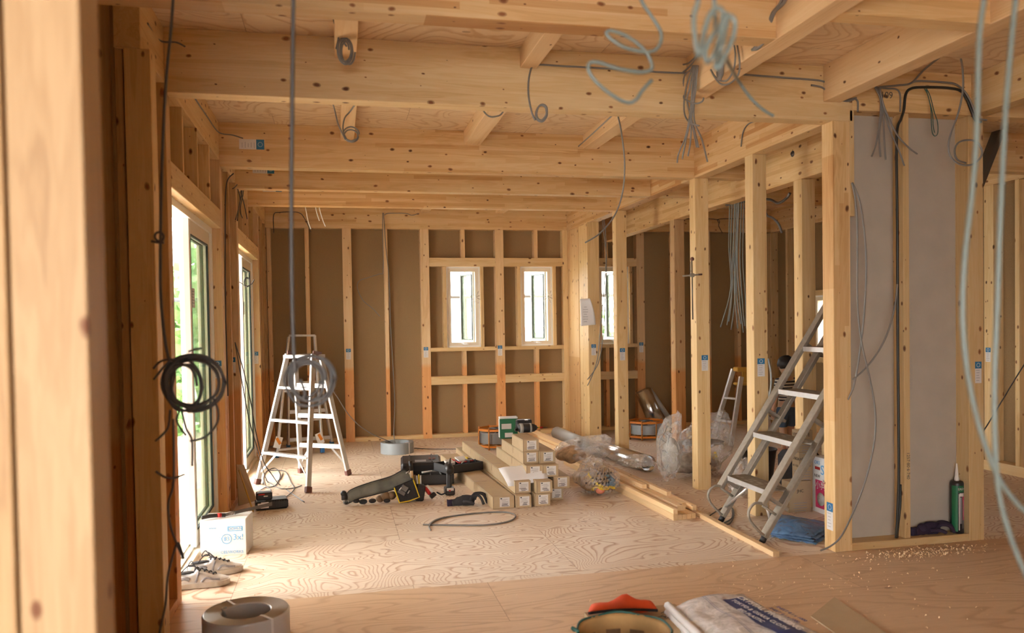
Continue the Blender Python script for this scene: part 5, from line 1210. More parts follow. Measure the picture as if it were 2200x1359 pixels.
for j in range(3):
    b.tube([lerp(k0, k3, 0.02)+Vector((0.0, 0, -0.03*j-0.02)), lerp(k0, k3, 0.5)+Vector((-0.01, 0, -0.03*j-0.012)), lerp(k0, k3, 0.98)+Vector((0, 0, -0.03*j-0.02))], 0.018, 8, 4)
b.build('folded_edge', PK)
ex = (k2-k1).normalized(); ey = (k1-k0).normalized(); nz = Vector((0, 0, 1))
def onp(u, v, dz=0.006): return F_(u, v)+Vector((0, 0, dz))
b = MB().mat(NAVY); b.grid(12, 14, lambda u, v: onp(0.50+0.24*u, 0.20+0.60*v, 0.004)); b.build('printed_panel', PK)
b = MB().mat(NAVY)
for (u0, u1, v0, v1) in ((0.34, 0.345, 0.12, 0.95), (0.88, 0.884, 0.12, 0.95), (0.36, 0.364, 0.13, 0.93)):
    b.grid(2, 16, lambda u, v: onp(u0+(u1-u0)*u, v0+(v1-v0)*v, 0.004))
b.grid(12, 2, lambda u, v: onp(0.34+0.54*u, 0.12+0.006*v, 0.004)); b.build('printed_lines', PK)
ctr = onp(0.62, 0.46, 0.016)
for s, sz, o_ in (('CRYSTAL PROOFING', 0.042, 0.035), ('TOKYO & OSAKA CLOTH', 0.030, -0.012), ('BIO PLASTIC', 0.028, -0.05)):
    text(s, sz, WLAB, ctr+ey*o_+Vector((0, 0, 0.0)), ex, nz, PK)
for k in range(2): text('SHEET 0.1 x 1000', 0.024, NAVY, onp(0.80, 0.5, 0.014)+ey*(0.0+0.035*k), ex, nz, PK)
crd = [(3.115,-6.147,0.004),(2.862,-6.342,0.004),(2.836,-6.735,0.004),(3.044,-6.691,0.004)]
q0, q1, q2, q3 = [Vector(p) for p in crd]
o = MB().mat(CARD).prism([q0, q1, q2, q3], (0, 0, 0.006)).build('cardboard_sheet'); tag(o, 'plain tan cardboard sheet lying flat right of the wrapped pack', 'cardboard')
# ---- wood shavings
b = MB().mat(SAWD); rn = random.Random(11)
def shav(x, y, s_):
    a = rn.random()*6.28; d = Vector((math.cos(a), math.sin(a), 0))*s_; n_ = Vector((-d.y, d.x, 0)).normalized()*s_*rn.uniform(0.2, 0.4)
    p = Vector((x, y, 0.001)); h = Vector((0, 0, s_*rn.uniform(0.15, 0.6)))
    v = [b.bm.verts.new(q) for q in (p-d*0.5, p+n_*0.5-d*0.5, p+n_+h, p+h, p+n_+d*0.5, p+d*0.5)]
    b.bm.faces.new((v[0], v[1], v[2], v[3])); b.bm.faces.new((v[3], v[2], v[4], v[5]))
for _ in range(420): shav(rn.gauss(4.08, 0.20), rn.gauss(-5.60, 0.055), rn.uniform(0.008, 0.022))
for _ in range(420): shav(rn.gauss(2.9, 0.75), rn.gauss(-5.95, 0.34), rn.uniform(0.006, 0.016))
for _ in range(160): shav(rn.gauss(2.85, 0.3), rn.gauss(-3.95, 0.25), rn.uniform(0.005, 0.012))
for _ in range(260): shav(rn.uniform(0.1, 3.3), rn.uniform(-5.4, -4.1), rn.uniform(0.004, 0.010))
for _ in range(120): shav(rn.gauss(0.8, 0.25), rn.gauss(-5.1, 0.12), rn.uniform(0.004, 0.010))
b._tag(0); o = b.build('wood_shavings'); tag(o, 'pale wood shavings scattered over the plywood floor, a heap at the plasterboard wall', 'wood shavings', kind='stuff')
# shavings on the lid of the front left box
# ---- child with back turned in the rear room
def skinmesh(name, chains, m, parent, root_first=True, sub=2):
    me = D.meshes.new(name); vs = []; es = []; rs = []
    for ch, link in chains:
        prev = link
        for (p, r) in ch:
            vs.append(p); rs.append(r); i = len(vs)-1
            if prev is not None: es.append((prev, i))
            prev = i
    me.from_pydata(vs, es, []); o = D.objects.new(name, me); COL.objects.link(o)
    md = o.modifiers.new('skin', 'SKIN'); md.use_smooth_shade = True
    for i, sv in enumerate(me.skin_vertices[0].data): sv.radius = (rs[i] if isinstance(rs[i], tuple) else (rs[i], rs[i])); sv.use_root = (i == 0)
    s_ = o.modifiers.new('sub', 'SUBSURF'); s_.levels = sub; s_.render_levels = sub
    me.materials.append(m)
    if parent is not None: o.parent = parent
    return o
KID = thing('person', 'small child seen from behind, black hair, striped shirt, denim shorts', 'person', (5.25, -2.2, 0), 0.25)
J = [((0, 0, 0.46), 0.075), ((0, 0, 0.56), 0.072), ((0, 0.005, 0.66), 0.085), ((0, 0.0, 0.74), 0.075), ((0, 0, 0.79), 0.032), ((0, 0.005, 0.83), 0.05), ((0, 0.015, 0.885), 0.078), ((0, 0.01, 0.935), 0.068), ((0, 0.0, 0.97), 0.035)]
ch = [(J, None)]
def arm(s_, base):
    a = [((s_*0.095, 0, 0.735), 0.034), ((s_*0.135, -0.01, 0.62), 0.027), ((s_*0.145, 0.01, 0.53), 0.023), ((s_*0.14, 0.04, 0.43), 0.016), ((s_*0.138, 0.05, 0.395), (0.012, 0.022)), ((s_*0.136, 0.055, 0.37), (0.010, 0.020))]
    return a
n_ = len(J); ch.append((arm(-1, 3), 3)); n_ += 6; ch.append((arm(1, 3), 3)); n_ += 6
for s_ in (-1, 1):
    ch.append(([((s_*0.045, 0, 0.42), 0.058), ((s_*0.05, 0.0, 0.26), 0.042), ((s_*0.05, -0.01, 0.18), 0.036), ((s_*0.05, -0.005, 0.06), 0.024), ((s_*0.05, 0.0, 0.03), 0.026), ((s_*0.052, 0.07, 0.022), 0.022)], 0))
bodyo = skinmesh('body', ch, SKIN, KID)
for s_ in (-1, 1):
    b = MB().mat(SKIN)
    for k, (dy, L) in enumerate(((-0.016, 0.030), (-0.005, 0.035), (0.006, 0.033), (0.016, 0.026))):
        b.tube([(s_*0.136, 0.055+dy, 0.372), (s_*0.132, 0.060+dy, 0.372-L*0.55), (s_*0.124, 0.062+dy, 0.372-L)], 0.0052, 8, 3)
    b.tube([(s_*0.134, 0.068, 0.392), (s_*0.125, 0.082, 0.378), (s_*0.12, 0.086, 0.366)], 0.0058, 8, 3); o = b.build('fingers', None); o.parent = KID
    b = MB().mat(SKIN).ball((s_*0.078, 0.012, 0.885), 0.016, 10, (0.5, 0.8, 1.1)); o = b.build('ear', None); o.parent = KID
b = MB().mat(SKIN).ball((0, 0.092, 0.88), 0.010, 8); b.mat(HAIR).ball((-0.03, 0.084, 0.895), 0.006, 8).ball((0.03, 0.084, 0.895), 0.006, 8); b.mat(PINK).box((0, 0.086, 0.852), (0.03, 0.006, 0.006)); o = b.build('face', None); o.parent = KID
b = MB().mat(HAIR); b.ball((0, -0.002, 0.905), 0.092, 24, (1.0, 1.02, 0.98))
for v in b.bm.verts:
    if v.co.z < 0.865: v.co.z = 0.865-0.012*abs(mn.noise(v.co*60)); v.co.x *= 0.9
    if v.co.y > 0.055 and v.co.z < 0.93: v.co.y = 0.055
    v.co += v.co.normalized()*0.006*mn.noise(v.co*45)
o = b.build('hair', None); o.parent = KID
shirt = skinmesh('striped_shirt', [([((0, 0, 0.50), (0.098, 0.078)), ((0, 0, 0.58), (0.092, 0.076)), ((0, 0.004, 0.67), (0.102, 0.085)), ((0, 0, 0.745), (0.090, 0.070)), ((0, 0, 0.775), (0.042, 0.042))], None), ([((-0.10, 0, 0.735), 0.043), ((-0.135, -0.005, 0.655), 0.038)], 3), ([((0.10, 0, 0.735), 0.043), ((0.135, -0.005, 0.655), 0.038)], 3)], STRIPE, KID)
shorts = skinmesh('denim_shorts', [([((0, 0, 0.50), (0.098, 0.082)), ((0, 0, 0.44), (0.105, 0.085))], None), ([((-0.052, 0, 0.39), 0.066), ((-0.056, 0, 0.25), 0.060)], 1), ([((0.052, 0, 0.39), 0.066), ((0.056, 0, 0.25), 0.060)], 1)], DENIM, KID)
# ================================================================ CABLES
def cable(pts, label, r=0.0045, m=CABLE, n=6, group=None, extra=(), flat=1.0, name='cable', cat='cable'):
    b = MB().mat(m).tube(pts, r, 7, n, flat=flat)
    for e in extra: b.tube(e, r, 7, n, flat=flat)
    o = b.build(name); return tag(o, label, cat, group)
def loops(c, rx, rz, n, u=(1, 0, 0), w=(0, 0, 1), seed=1, jit=0.12, seg=12, drift=(0, 0.004, 0), start=0.0):
    rn = random.Random(seed); c = Vector(c); u = Vector(u); w = Vector(w); P = []
    for k in range(int(n*seg)+1):
        a = start+2*PI*k/seg; j = 1+jit*math.sin(a*0.37+seed)+rn.uniform(-jit, jit)*0.25
        P.append(c+u*rx*j*math.cos(a)+w*rz*j*math.sin(a)+Vector(drift)*k/seg+Vector((0, rn.uniform(-0.004, 0.004), 0)))
    return P
def P3(c): return Vector(c)
# hanging coil before the near door
up1 = [(0.334,-6.900,2.818),(0.314,-6.900,2.472),(0.306,-6.900,2.385),(0.295,-6.900,2.269),(0.280,-6.900,2.138),(0.266,-6.900,1.949),(0.256,-6.900,1.761),(0.248,-6.900,1.514),(0.251,-6.900,1.397),(0.259,-6.900,1.310),(0.268,-6.900,1.258)]
lc = [(0.333,-6.900,1.187)][0]
b = MB().mat(CABLED).tube(up1, 0.0046, 8, 5)
b.tube(loops((lc[0]+0.005, -6.905, lc[2]), 0.085, 0.082, 5, seed=2, drift=(0, 0.006, 0)), 0.0046, 7, 3)
b.tube(loops((lc[0]-0.03, -6.90, lc[2]-0.01), 0.05, 0.075, 3, seed=5, drift=(0.004, 0.005, 0)), 0.0046, 7, 3)
for P_ in ([(0.266,-6.900,1.273),(0.283,-6.900,1.221),(0.274,-6.900,1.163),(0.294,-6.900,1.111),(0.286,-6.900,1.067),(0.312,-6.900,1.021)], [(0.221,-6.900,1.235),(0.242,-6.900,1.257),(0.277,-6.900,1.262),(0.311,-6.900,1.242)], [(0.221,-6.900,1.201),(0.249,-6.900,1.237),(0.270,-6.900,1.258)], [(0.392,-6.900,1.144),(0.409,-6.900,1.099),(0.404,-6.900,1.054),(0.368,-6.900,1.014),(0.323,-6.900,1.003)], [(0.267,-6.900,1.104),(0.258,-6.900,1.046),(0.221,-6.900,1.008)],
           [(0.325,-6.900,1.286),(0.346,-6.900,1.293),(0.367,-6.900,1.295)], [(0.300,-6.900,1.103),(0.313,-6.900,1.043),(0.329,-6.900,1.006),(0.328,-6.900,0.924)], [(0.220,-6.900,0.913),(0.247,-6.900,0.893),(0.275,-6.900,0.889),(0.305,-6.900,0.899)], [(0.275,-6.900,1.075),(0.272,-6.900,0.883),(0.255,-6.900,0.811),(0.259,-6.900,0.737),(0.283,-6.900,0.661),(0.296,-6.900,0.630),(0.281,-6.900,0.683),(0.265,-6.900,0.647),(0.247,-6.900,0.575),(0.238,-6.900,0.487),(0.219,-6.900,0.401),(0.213,-6.900,0.312)],
           [(0.224,-6.900,1.633),(0.251,-6.900,1.630),(0.261,-6.900,1.648),(0.252,-6.900,1.662),(0.237,-6.900,1.656),(0.238,-6.900,1.639),(0.261,-6.900,1.627)]): b.tube(P_, 0.0036, 7, 5)
o = b.build('hanging_cable_coil'); tag(o, 'dark cable coil hanging in front of the near sliding door at the left', 'cable')
up2 = [(0.715,-7.600,2.661),(0.703,-7.600,2.213),(0.700,-7.600,2.136),(0.693,-7.600,1.915),(0.686,-7.600,1.694),(0.682,-7.600,1.472),(0.683,-7.600,1.294),(0.687,-7.600,1.249)]
mc = [(0.724,-7.600,1.231)][0]
b = MB().mat(CABLED).tube(up2, 0.0050, 8, 4)
b.tube(loops((mc[0]+0.0, -7.6, mc[2]), 0.056, 0.060, 2, seed=3, drift=(-0.004, 0.008, 0)), 0.0042, 8, 3)
b.tube(loops((mc[0]-0.008, -7.59, mc[2]-0.004), 0.038, 0.045, 2, seed=7, drift=(-0.004, 0.006, 0)), 0.0042, 8, 3)
b.tube([(0.686,-7.600,1.271),(0.678,-7.600,1.238),(0.683,-7.600,1.204),(0.699,-7.600,1.186),(0.707,-7.600,1.198),(0.697,-7.600,1.232)], 0.0042, 8, 4)
o = b.build('hanging_cable_coil'); tag(o, 'dark cable coil hanging on a long straight drop in front of the stepladders', 'cable')
# coils under the joists
k1_ = [(0.838,-5.750,2.643)][0]
b = MB().mat(CABLE).tube([(0.775,-5.750,2.957),(0.789,-5.750,2.829),(0.798,-5.750,2.783),(0.808,-5.750,2.745),(0.818,-5.750,2.702),(0.806,-5.750,2.648)], 0.0045, 7, 5).tube([(0.876,-5.750,2.964),(0.859,-5.750,2.834),(0.851,-5.750,2.786),(0.842,-5.750,2.747),(0.835,-5.750,2.699),(0.855,-5.750,2.662)], 0.0045, 7, 5)
b.tube(loops((k1_[0], -5.76, k1_[2]), 0.030, 0.056, 4, seed=4, drift=(0.006, 0.008, 0)), 0.0045, 7, 3)
tag(b.build('hanging_cable_coil'), 'small grey cable coil hanging under the left joist at the top', 'cable')
k2_ = [(0.878,-5.200,2.387)][0]
b = MB().mat(CABLE).tube([(0.784,-5.360,2.510),(0.795,-5.200,2.510),(0.811,-5.200,2.439),(0.831,-5.200,2.391),(0.848,-5.200,2.354)], 0.004, 7, 5).tube([(0.906,-5.360,2.511),(0.875,-5.200,2.504),(0.848,-5.200,2.473),(0.837,-5.200,2.428),(0.839,-5.200,2.391),(0.855,-5.200,2.355)], 0.004, 7, 5)
b.tube(loops((k2_[0], -5.2, k2_[2]), 0.040, 0.034, 2, seed=8, drift=(0.0, 0.01, -0.004)), 0.004, 7, 3)
tag(b.build('hanging_cable_coil'), 'small looped wire hanging behind the large knotty beam under the left joist', 'cable')
cable([(1.559,-5.360,2.534),(1.585,-5.300,2.506),(1.615,-5.300,2.482),(1.651,-5.300,2.484),(1.682,-5.300,2.500),(1.701,-5.360,2.540)], 'short sagging wire under the middle joist behind the large beam')
k3_ = [(1.855,-5.490,2.460)][0]
cable([(2.687,-5.475,2.716),(2.534,-5.475,2.713),(2.215,-5.475,2.717),(1.982,-5.475,2.717),(1.835,-5.475,2.714),(1.799,-5.475,2.668),(1.790,-5.475,2.566),(1.806,-5.475,2.470),(1.825,-5.475,2.426)], 'grey cable clipped along the large beam ending in a small loop', r=0.005, extra=[loops((k3_[0], -5.49, k3_[2]), 0.030, 0.040, 2, seed=6, u=(0.8, -0.5, 0.15), drift=(0.0, -0.006, 0))])
cable([(-0.000,-5.800,2.697),(-0.005,-5.600,2.706),(0.009,-5.500,2.720),(0.063,-5.500,2.721),(0.104,-5.500,2.703)], 'short grey cable stub at the left end of the large beam')
cable([(0.101,-5.250,2.530),(0.036,-4.400,2.650),(0.022,-3.800,2.695),(0.096,-3.660,2.711),(0.164,-3.660,2.691)], 'grey cable stapled along the top beam of the left wall')
cable([(0.078,-3.500,2.474),(0.038,-3.500,2.430),(0.021,-3.500,2.346),(0.012,-3.500,2.112),(0.006,-3.500,1.845),(0.000,-3.500,1.442),(0.002,-3.500,1.106),(0.003,-3.500,0.870)], 'dark cable running down the post between the two sliding doors', m=CABLED)
b = MB().mat(CABLED)
for e in ([(512,372),(510,400),(516,430),(506,470)], [(515,372),(520,410),(515,440),(510,472)], [(518,372),(518,410),(526,440),(531,470)], [(512,374),(508,400),(500,405)], [(520,372),(523,410),(514,450),(519,470)]): pass
for P_ in ([(0.012,-2.620,2.652),(0.012,-2.709,2.514),(0.012,-2.535,2.427),(0.012,-2.887,2.219)], [(0.012,-2.520,2.671),(0.012,-2.381,2.531),(0.012,-2.610,2.378),(0.012,-2.765,2.227)], [(0.012,-2.416,2.690),(0.012,-2.450,2.519),(0.012,-2.225,2.435),(0.012,-2.024,2.339)], [(0.012,-2.587,2.658),(0.012,-2.706,2.534),(0.012,-3.019,2.443)], [(0.012,-2.346,2.704),(0.012,-2.273,2.548),(0.012,-2.551,2.348),(0.012,-2.393,2.299)]): b.tube(P_, 0.0042, 7, 5)
tag(b.build('cable_bundle'), 'bundle of dark wire ends hanging above the wall between the sliding doors', 'cable')
k4_ = [(0.049,-2.500,1.745)][0]
cable([(-0.067,-2.500,1.761),(-0.011,-2.500,1.745),(0.037,-2.500,1.713),(0.082,-2.500,1.729),(0.106,-2.500,1.768)], 'wire with a tiny loop in front of the far sliding door', r=0.004, m=CABLED, extra=[loops((k4_[0], -2.5, k4_[2]), 0.022, 0.036, 1.5, seed=1, drift=(0, 0.003, 0))])
# floor tangle by the charger
b = MB().mat(CABLED)
for P_ in ([(0.012,-3.100,1.250),(0.058,-3.000,1.028),(0.101,-2.900,0.742),(0.122,-2.800,0.504),(0.170,-2.750,0.266),(0.237,-2.750,0.147)]+[(0.267,-2.422,0.005),(0.386,-2.815,0.005),(0.508,-3.208,0.005)],
           [(0.012,-3.100,1.250),(0.045,-3.000,0.937),(0.081,-2.900,0.631),(0.126,-2.900,0.442)]+[(0.160,-2.289,0.006),(0.252,-2.207,0.006),(0.262,-1.861,0.006)],
           [(0.128,-2.380,0.005),(0.099,-1.805,0.005),(0.166,-1.573,0.005),(0.244,-1.970,0.005),(0.238,-2.455,0.005),(0.163,-2.474,0.005),(0.109,-2.114,0.005)], [(0.132,-1.697,0.006),(0.274,-1.791,0.006),(0.360,-2.350,0.006),(0.404,-2.672,0.006),(0.349,-2.993,0.006),(0.274,-3.041,0.006),(0.168,-2.830,0.006)],
           [(0.130,-2.165,0.005),(0.278,-2.589,0.005),(0.394,-2.624,0.005),(0.458,-2.522,0.005)], [(0.112,-2.624,0.006),(0.199,-2.765,0.006),(0.216,-2.655,0.006),(0.167,-2.521,0.006),(0.132,-2.629,0.006)]): b.tube(P_, 0.004, 6, 5)
tag(b.build('loose_wires'), 'tangle of thin dark wires on the floor under the near stepladder', 'cable')
# back wall cables
cable([(1.330,-0.050,2.685),(1.326,-0.050,2.450),(1.323,-0.050,2.014),(1.279,-0.050,1.970),(1.143,-0.050,1.927),(1.040,-0.050,1.884),(1.023,-0.050,1.797),(1.084,-0.050,1.661),(1.190,-0.050,1.567),(1.274,-0.050,1.473)], 'grey cable end curling free in front of the brown back wall', extra=[])
cable([(1.341,-0.050,2.685),(1.356,-0.050,2.341),(1.391,-0.050,1.904),(1.397,-0.050,1.356),(1.419,-0.050,0.806),(1.411,-0.300,0.444),(1.362,-0.800,0.189),(1.375,-0.860,0.069)], 'grey cable dropping along a back wall stud into the cable coil', r=0.005)
cable([(1.351,-0.050,2.658),(1.401,-0.050,2.680),(1.591,-0.050,2.683),(1.673,-0.050,2.662),(1.756,-0.050,2.685)], 'short grey cable run under the beam of the back wall')
cable([(0.096,-0.050,2.440),(0.100,-0.050,2.641),(0.162,-0.050,2.674),(0.368,-0.050,2.677),(0.444,-0.050,2.603),(0.509,-0.050,2.454)], 'dark cable along the top left corner of the back wall', m=CABLED)
cable([(0.506,-1.700,2.520),(0.518,-1.700,2.454),(0.533,-1.700,2.366),(0.557,-1.700,2.291)], 'first of the white wire ends under the last cross beam', m=WHITEF, extra=[[(0.601,-1.700,2.522),(0.613,-1.700,2.455),(0.637,-1.700,2.371)], [(0.635,-1.700,2.522),(0.647,-1.700,2.456),(0.671,-1.700,2.372),(0.692,-1.700,2.319)]])
cable([(0.673,-2.200,0.863),(0.760,-2.000,0.726),(0.858,-1.600,0.521),(0.974,-1.300,0.357),(1.120,-1.100,0.229),(1.296,-0.950,0.126),(1.346,-0.930,0.096)], 'thin grey cable stretching from the ladder to the cable coil')
cable([(1.587,-0.734,0.005),(1.778,-0.865,0.005),(2.047,-0.953,0.005)], 'grey cable lying straight on the floor right of the grey coil', r=0.005)
cable([(1.785,-4.175,0.006),(1.360,-4.187,0.006),(1.459,-4.026,0.006),(1.686,-3.949,0.006),(1.890,-3.949,0.006),(1.977,-4.018,0.006),(1.976,-4.133,0.006),(1.895,-4.247,0.006),(1.725,-4.291,0.006),(1.482,-4.221,0.006),(1.327,-4.164,0.006)][1:], 'grey cable loop lying on the open floor in front of the boxes', r=0.0055, extra=[[(1.495,-4.003,0.008),(1.400,-4.114,0.008),(1.359,-4.246,0.008),(1.359,-4.334,0.008)]])
cable([(2.317,-5.360,2.525),(2.349,-5.300,2.511),(2.443,-5.100,2.457),(2.496,-5.000,2.315),(2.519,-4.900,2.164),(2.468,-4.900,2.021),(2.371,-4.900,1.906),(2.272,-4.900,1.845)], 'long grey cable curving down from the right joist', r=0.0048, extra=[[(2.322,-5.360,2.525),(2.410,-4.900,2.581),(2.523,-4.300,2.652),(2.629,-3.640,2.717)]])
# ceiling rose of cables at the pale beam
b = MB().mat(CABLE)
for P_ in ([(2.672,-5.600,2.718),(2.672,-5.575,2.627),(2.672,-5.549,2.510),(2.672,-5.486,2.375),(2.672,-5.386,2.295),(2.672,-5.366,2.247)], [(2.672,-5.612,2.715),(2.672,-5.597,2.596),(2.672,-5.566,2.481),(2.672,-5.486,2.350),(2.672,-5.434,2.254)], [(2.672,-5.623,2.711),(2.672,-5.585,2.575),(2.672,-5.559,2.458),(2.672,-5.544,2.336),(2.672,-5.507,2.256)],
           [(2.672,-5.634,2.708),(2.672,-5.608,2.568),(2.672,-5.548,2.485),(2.672,-5.580,2.378),(2.672,-5.618,2.280)], [(2.672,-5.589,2.722),(2.672,-5.540,2.613),(2.672,-5.503,2.560),(2.672,-5.564,2.431),(2.672,-5.640,2.275)], [(2.672,-5.645,2.704),(2.672,-5.596,2.547),(2.672,-5.593,2.424),(2.672,-5.680,2.306),(2.672,-5.741,2.179)], [(2.672,-5.578,2.725),(2.672,-5.480,2.604),(2.672,-5.466,2.507),(2.672,-5.524,2.437),(2.672,-5.648,2.386)],
           [(2.672,-5.272,2.801),(2.672,-5.412,2.778),(2.672,-5.532,2.752),(2.672,-5.647,2.764)], [(2.672,-5.284,2.773),(2.672,-5.441,2.730),(2.672,-5.543,2.731),(2.672,-5.646,2.757)], [(2.672,-5.554,2.708),(2.672,-5.471,2.696),(2.672,-5.456,2.599),(2.672,-5.497,2.562),(2.672,-5.612,2.513),(2.672,-5.684,2.503),(2.672,-5.706,2.516)]): b.tube(P_, 0.0046, 7, 5)
tag(b.build('cable_bundle'), 'fan of grey cable ends hanging under the pale beam at top right', 'cable')
b = MB().mat(CABLE)
b.tube([(2.675,-6.017,2.764),(2.675,-6.034,2.674),(2.675,-6.042,2.623),(2.675,-6.023,2.562),(2.675,-5.956,2.533),(2.675,-5.873,2.558),(2.675,-5.808,2.606)], 0.0045, 7, 5).tube([(2.675,-6.049,2.753),(2.675,-6.061,2.665),(2.675,-6.082,2.588),(2.675,-6.068,2.526),(2.675,-5.974,2.510),(2.675,-5.873,2.544),(2.675,-5.783,2.637)], 0.0045, 7, 5)
kk_ = [(2.675,-5.928,2.596)][0]; b.tube(loops((kk_[0]-0.01, kk_[1], kk_[2]), 0.028, 0.045, 4, seed=9, u=(0.3, 1, 0), drift=(-0.003, 0.006, 0)), 0.0045, 7, 3)
tag(b.build('hanging_cable_coil'), 'small grey cable coil on the side of the pale beam', 'cable')
b = MB().mat(CABLEG)
b.tube([(1.385,-8.350,2.138),(1.382,-8.350,1.933),(1.380,-8.350,1.887),(1.373,-8.350,1.864),(1.372,-8.350,1.841),(1.376,-8.350,1.810),(1.379,-8.350,1.794),(1.374,-8.370,1.796),(1.389,-8.350,1.830),(1.398,-8.350,1.858),(1.409,-8.350,1.874),(1.420,-8.350,1.875),(1.424,-8.350,1.867),(1.430,-8.330,1.855),(1.406,-8.350,1.831),(1.396,-8.350,1.815),(1.391,-8.350,1.796),(1.396,-8.350,1.786),(1.394,-8.370,1.786),(1.413,-8.350,1.812),(1.423,-8.350,1.844),(1.427,-8.350,1.859)], 0.0046, 8, 5, flat=0.8)
b.tube([(1.438,-8.300,2.173),(1.436,-8.300,1.958),(1.434,-8.300,1.910),(1.436,-8.300,1.879),(1.426,-8.320,1.853),(1.426,-8.340,1.848),(1.432,-8.350,1.869),(1.430,-8.350,1.844),(1.407,-8.380,1.802),(1.412,-8.350,1.789),(1.410,-8.350,1.776),(1.419,-8.350,1.782),(1.429,-8.350,1.802),(1.441,-8.350,1.826),(1.446,-8.350,1.849),(1.443,-8.350,1.860),(1.435,-8.350,1.864),(1.426,-8.350,1.852),(1.427,-8.330,1.832),(1.413,-8.350,1.805),(1.417,-8.350,1.796),(1.426,-8.350,1.798)], 0.0046, 8, 5, flat=0.8)
tag(b.build('hanging_cable_coil'), 'thick pale green cable coil hanging close to the viewer at the top right of centre', 'cable')
cable([(1.503,-8.200,1.851),(1.617,-8.000,1.905),(1.852,-7.600,2.002),(1.892,-7.600,1.954),(1.927,-7.600,1.926),(1.957,-7.600,1.911)], 'pale cable end sticking out to the right from the big green coil', r=0.0045, m=CABLEG)
cable([(1.461,-7.800,2.464),(1.485,-7.800,2.176),(1.500,-7.800,2.112),(1.525,-7.800,2.076),(1.548,-7.800,2.039),(1.541,-7.800,2.006),(1.514,-7.800,1.992),(1.466,-7.800,1.997),(1.429,-7.800,2.013),(1.412,-7.800,2.029),(1.426,-7.800,2.036),(1.466,-7.800,2.024),(1.506,-7.800,1.996),(1.523,-7.800,1.967),(1.521,-7.800,1.951),(1.494,-7.800,1.944),(1.442,-7.800,1.949),(1.397,-7.800,1.960),(1.372,-7.800,1.960),(1.367,-7.800,1.943),(1.385,-7.800,1.917),(1.418,-7.800,1.891),(1.458,-7.800,1.872),(1.482,-7.800,1.878),(1.499,-7.800,1.901),(1.524,-7.800,1.927)], 'pale grey-green spiral cable dangling at the top, right of centre', r=0.0048, m=CABLEG, flat=0.75)
cable([(2.665,-6.544,2.747),(2.665,-6.490,2.701),(2.665,-6.416,2.690),(2.665,-6.377,2.654),(2.665,-6.349,2.613),(2.665,-6.317,2.590),(2.665,-6.268,2.582),(2.665,-6.219,2.592)], 'pair of grey cables stapled on the side of the pale beam', r=0.007, extra=[[(2.660,-6.524,2.755),(2.660,-6.465,2.704),(2.660,-6.405,2.688),(2.660,-6.366,2.648),(2.660,-6.326,2.607),(2.660,-6.244,2.589)]])
cable([(3.006,-5.472,2.727),(3.177,-5.472,2.723),(3.409,-5.472,2.719),(3.528,-5.472,2.711),(3.572,-5.472,2.674),(3.610,-5.472,2.636),(3.670,-5.472,2.615),(3.737,-5.472,2.628)], 'grey cable along the right half of the large beam toward the corner post', r=0.0055, extra=[[(3.445,-5.475,2.686),(3.510,-5.475,2.678),(3.549,-5.475,2.654),(3.599,-5.475,2.621),(3.674,-5.475,2.606),(3.729,-5.475,2.622)], [(3.729,-5.475,2.622),(3.744,-5.475,2.601),(3.743,-5.475,2.548)]])
cable([(3.580,-4.715,2.702),(3.580,-4.605,2.705),(3.580,-4.504,2.705),(3.580,-4.438,2.666),(3.580,-4.410,2.575)], 'short grey wire hanging below the laminated beam', r=0.0045)
b = MB().mat(CABLE)
for P_ in ([(3.838,-5.500,2.684),(3.874,-5.500,2.613),(3.868,-5.500,2.493),(3.842,-5.500,2.358),(3.814,-5.500,2.288)], [(3.851,-5.500,2.684),(3.883,-5.500,2.574),(3.864,-5.500,2.413),(3.872,-5.500,2.287)], [(3.857,-5.500,2.684),(3.889,-5.500,2.547),(3.897,-5.500,2.387),(3.906,-5.500,2.272)], [(3.863,-5.500,2.685),(3.893,-5.500,2.574),(3.935,-5.500,2.442),(3.989,-5.500,2.336),(4.029,-5.500,2.240)], [(3.854,-5.520,2.678),(3.883,-5.520,2.568),(3.959,-5.520,2.424),(4.036,-5.520,2.347),(4.100,-5.520,2.306)],
           [(3.853,-5.480,2.693),(3.930,-5.480,2.688),(3.995,-5.480,2.686),(4.019,-5.480,2.652),(4.019,-5.480,2.558)]): b.tube(P_, 0.0048, 7, 5)
tag(b.build('cable_bundle'), 'fan of grey cable ends in front of the grey plasterboard', 'cable')
cable([(4.568,-5.485,2.518),(4.529,-5.485,2.527),(4.503,-5.485,2.576),(4.471,-5.485,2.643),(4.430,-5.485,2.694),(4.350,-5.485,2.709),(4.175,-5.485,2.706),(4.090,-5.485,2.694),(4.053,-5.485,2.660),(4.040,-5.485,2.571),(4.021,-5.485,2.516),(3.996,-5.485,2.461),(3.989,-5.485,2.312),(3.992,-5.485,1.853),(3.991,-5.485,1.173),(3.993,-5.485,0.488),(3.985,-5.485,0.241),(3.972,-5.485,0.063)], 'thick black cable looping over the brown beam and down the middle stud', r=0.008, m=CABLEK, extra=[[(4.007,-5.478,0.376),(4.006,-5.478,0.266),(3.993,-5.478,0.157),(3.983,-5.478,0.061)]])
cable([(4.083,-5.495,2.723),(4.136,-5.495,2.737),(4.309,-5.495,2.737),(4.389,-5.495,2.727),(4.453,-5.495,2.681),(4.495,-5.495,2.614),(4.533,-5.495,2.541),(4.598,-5.495,2.527)], 'grey cables on the brown beam arching over the black one', r=0.006, extra=[[(3.876,-5.490,2.691),(4.000,-5.490,2.707),(4.087,-5.490,2.725),(4.081,-5.600,2.766),(4.076,-5.750,2.801)]])
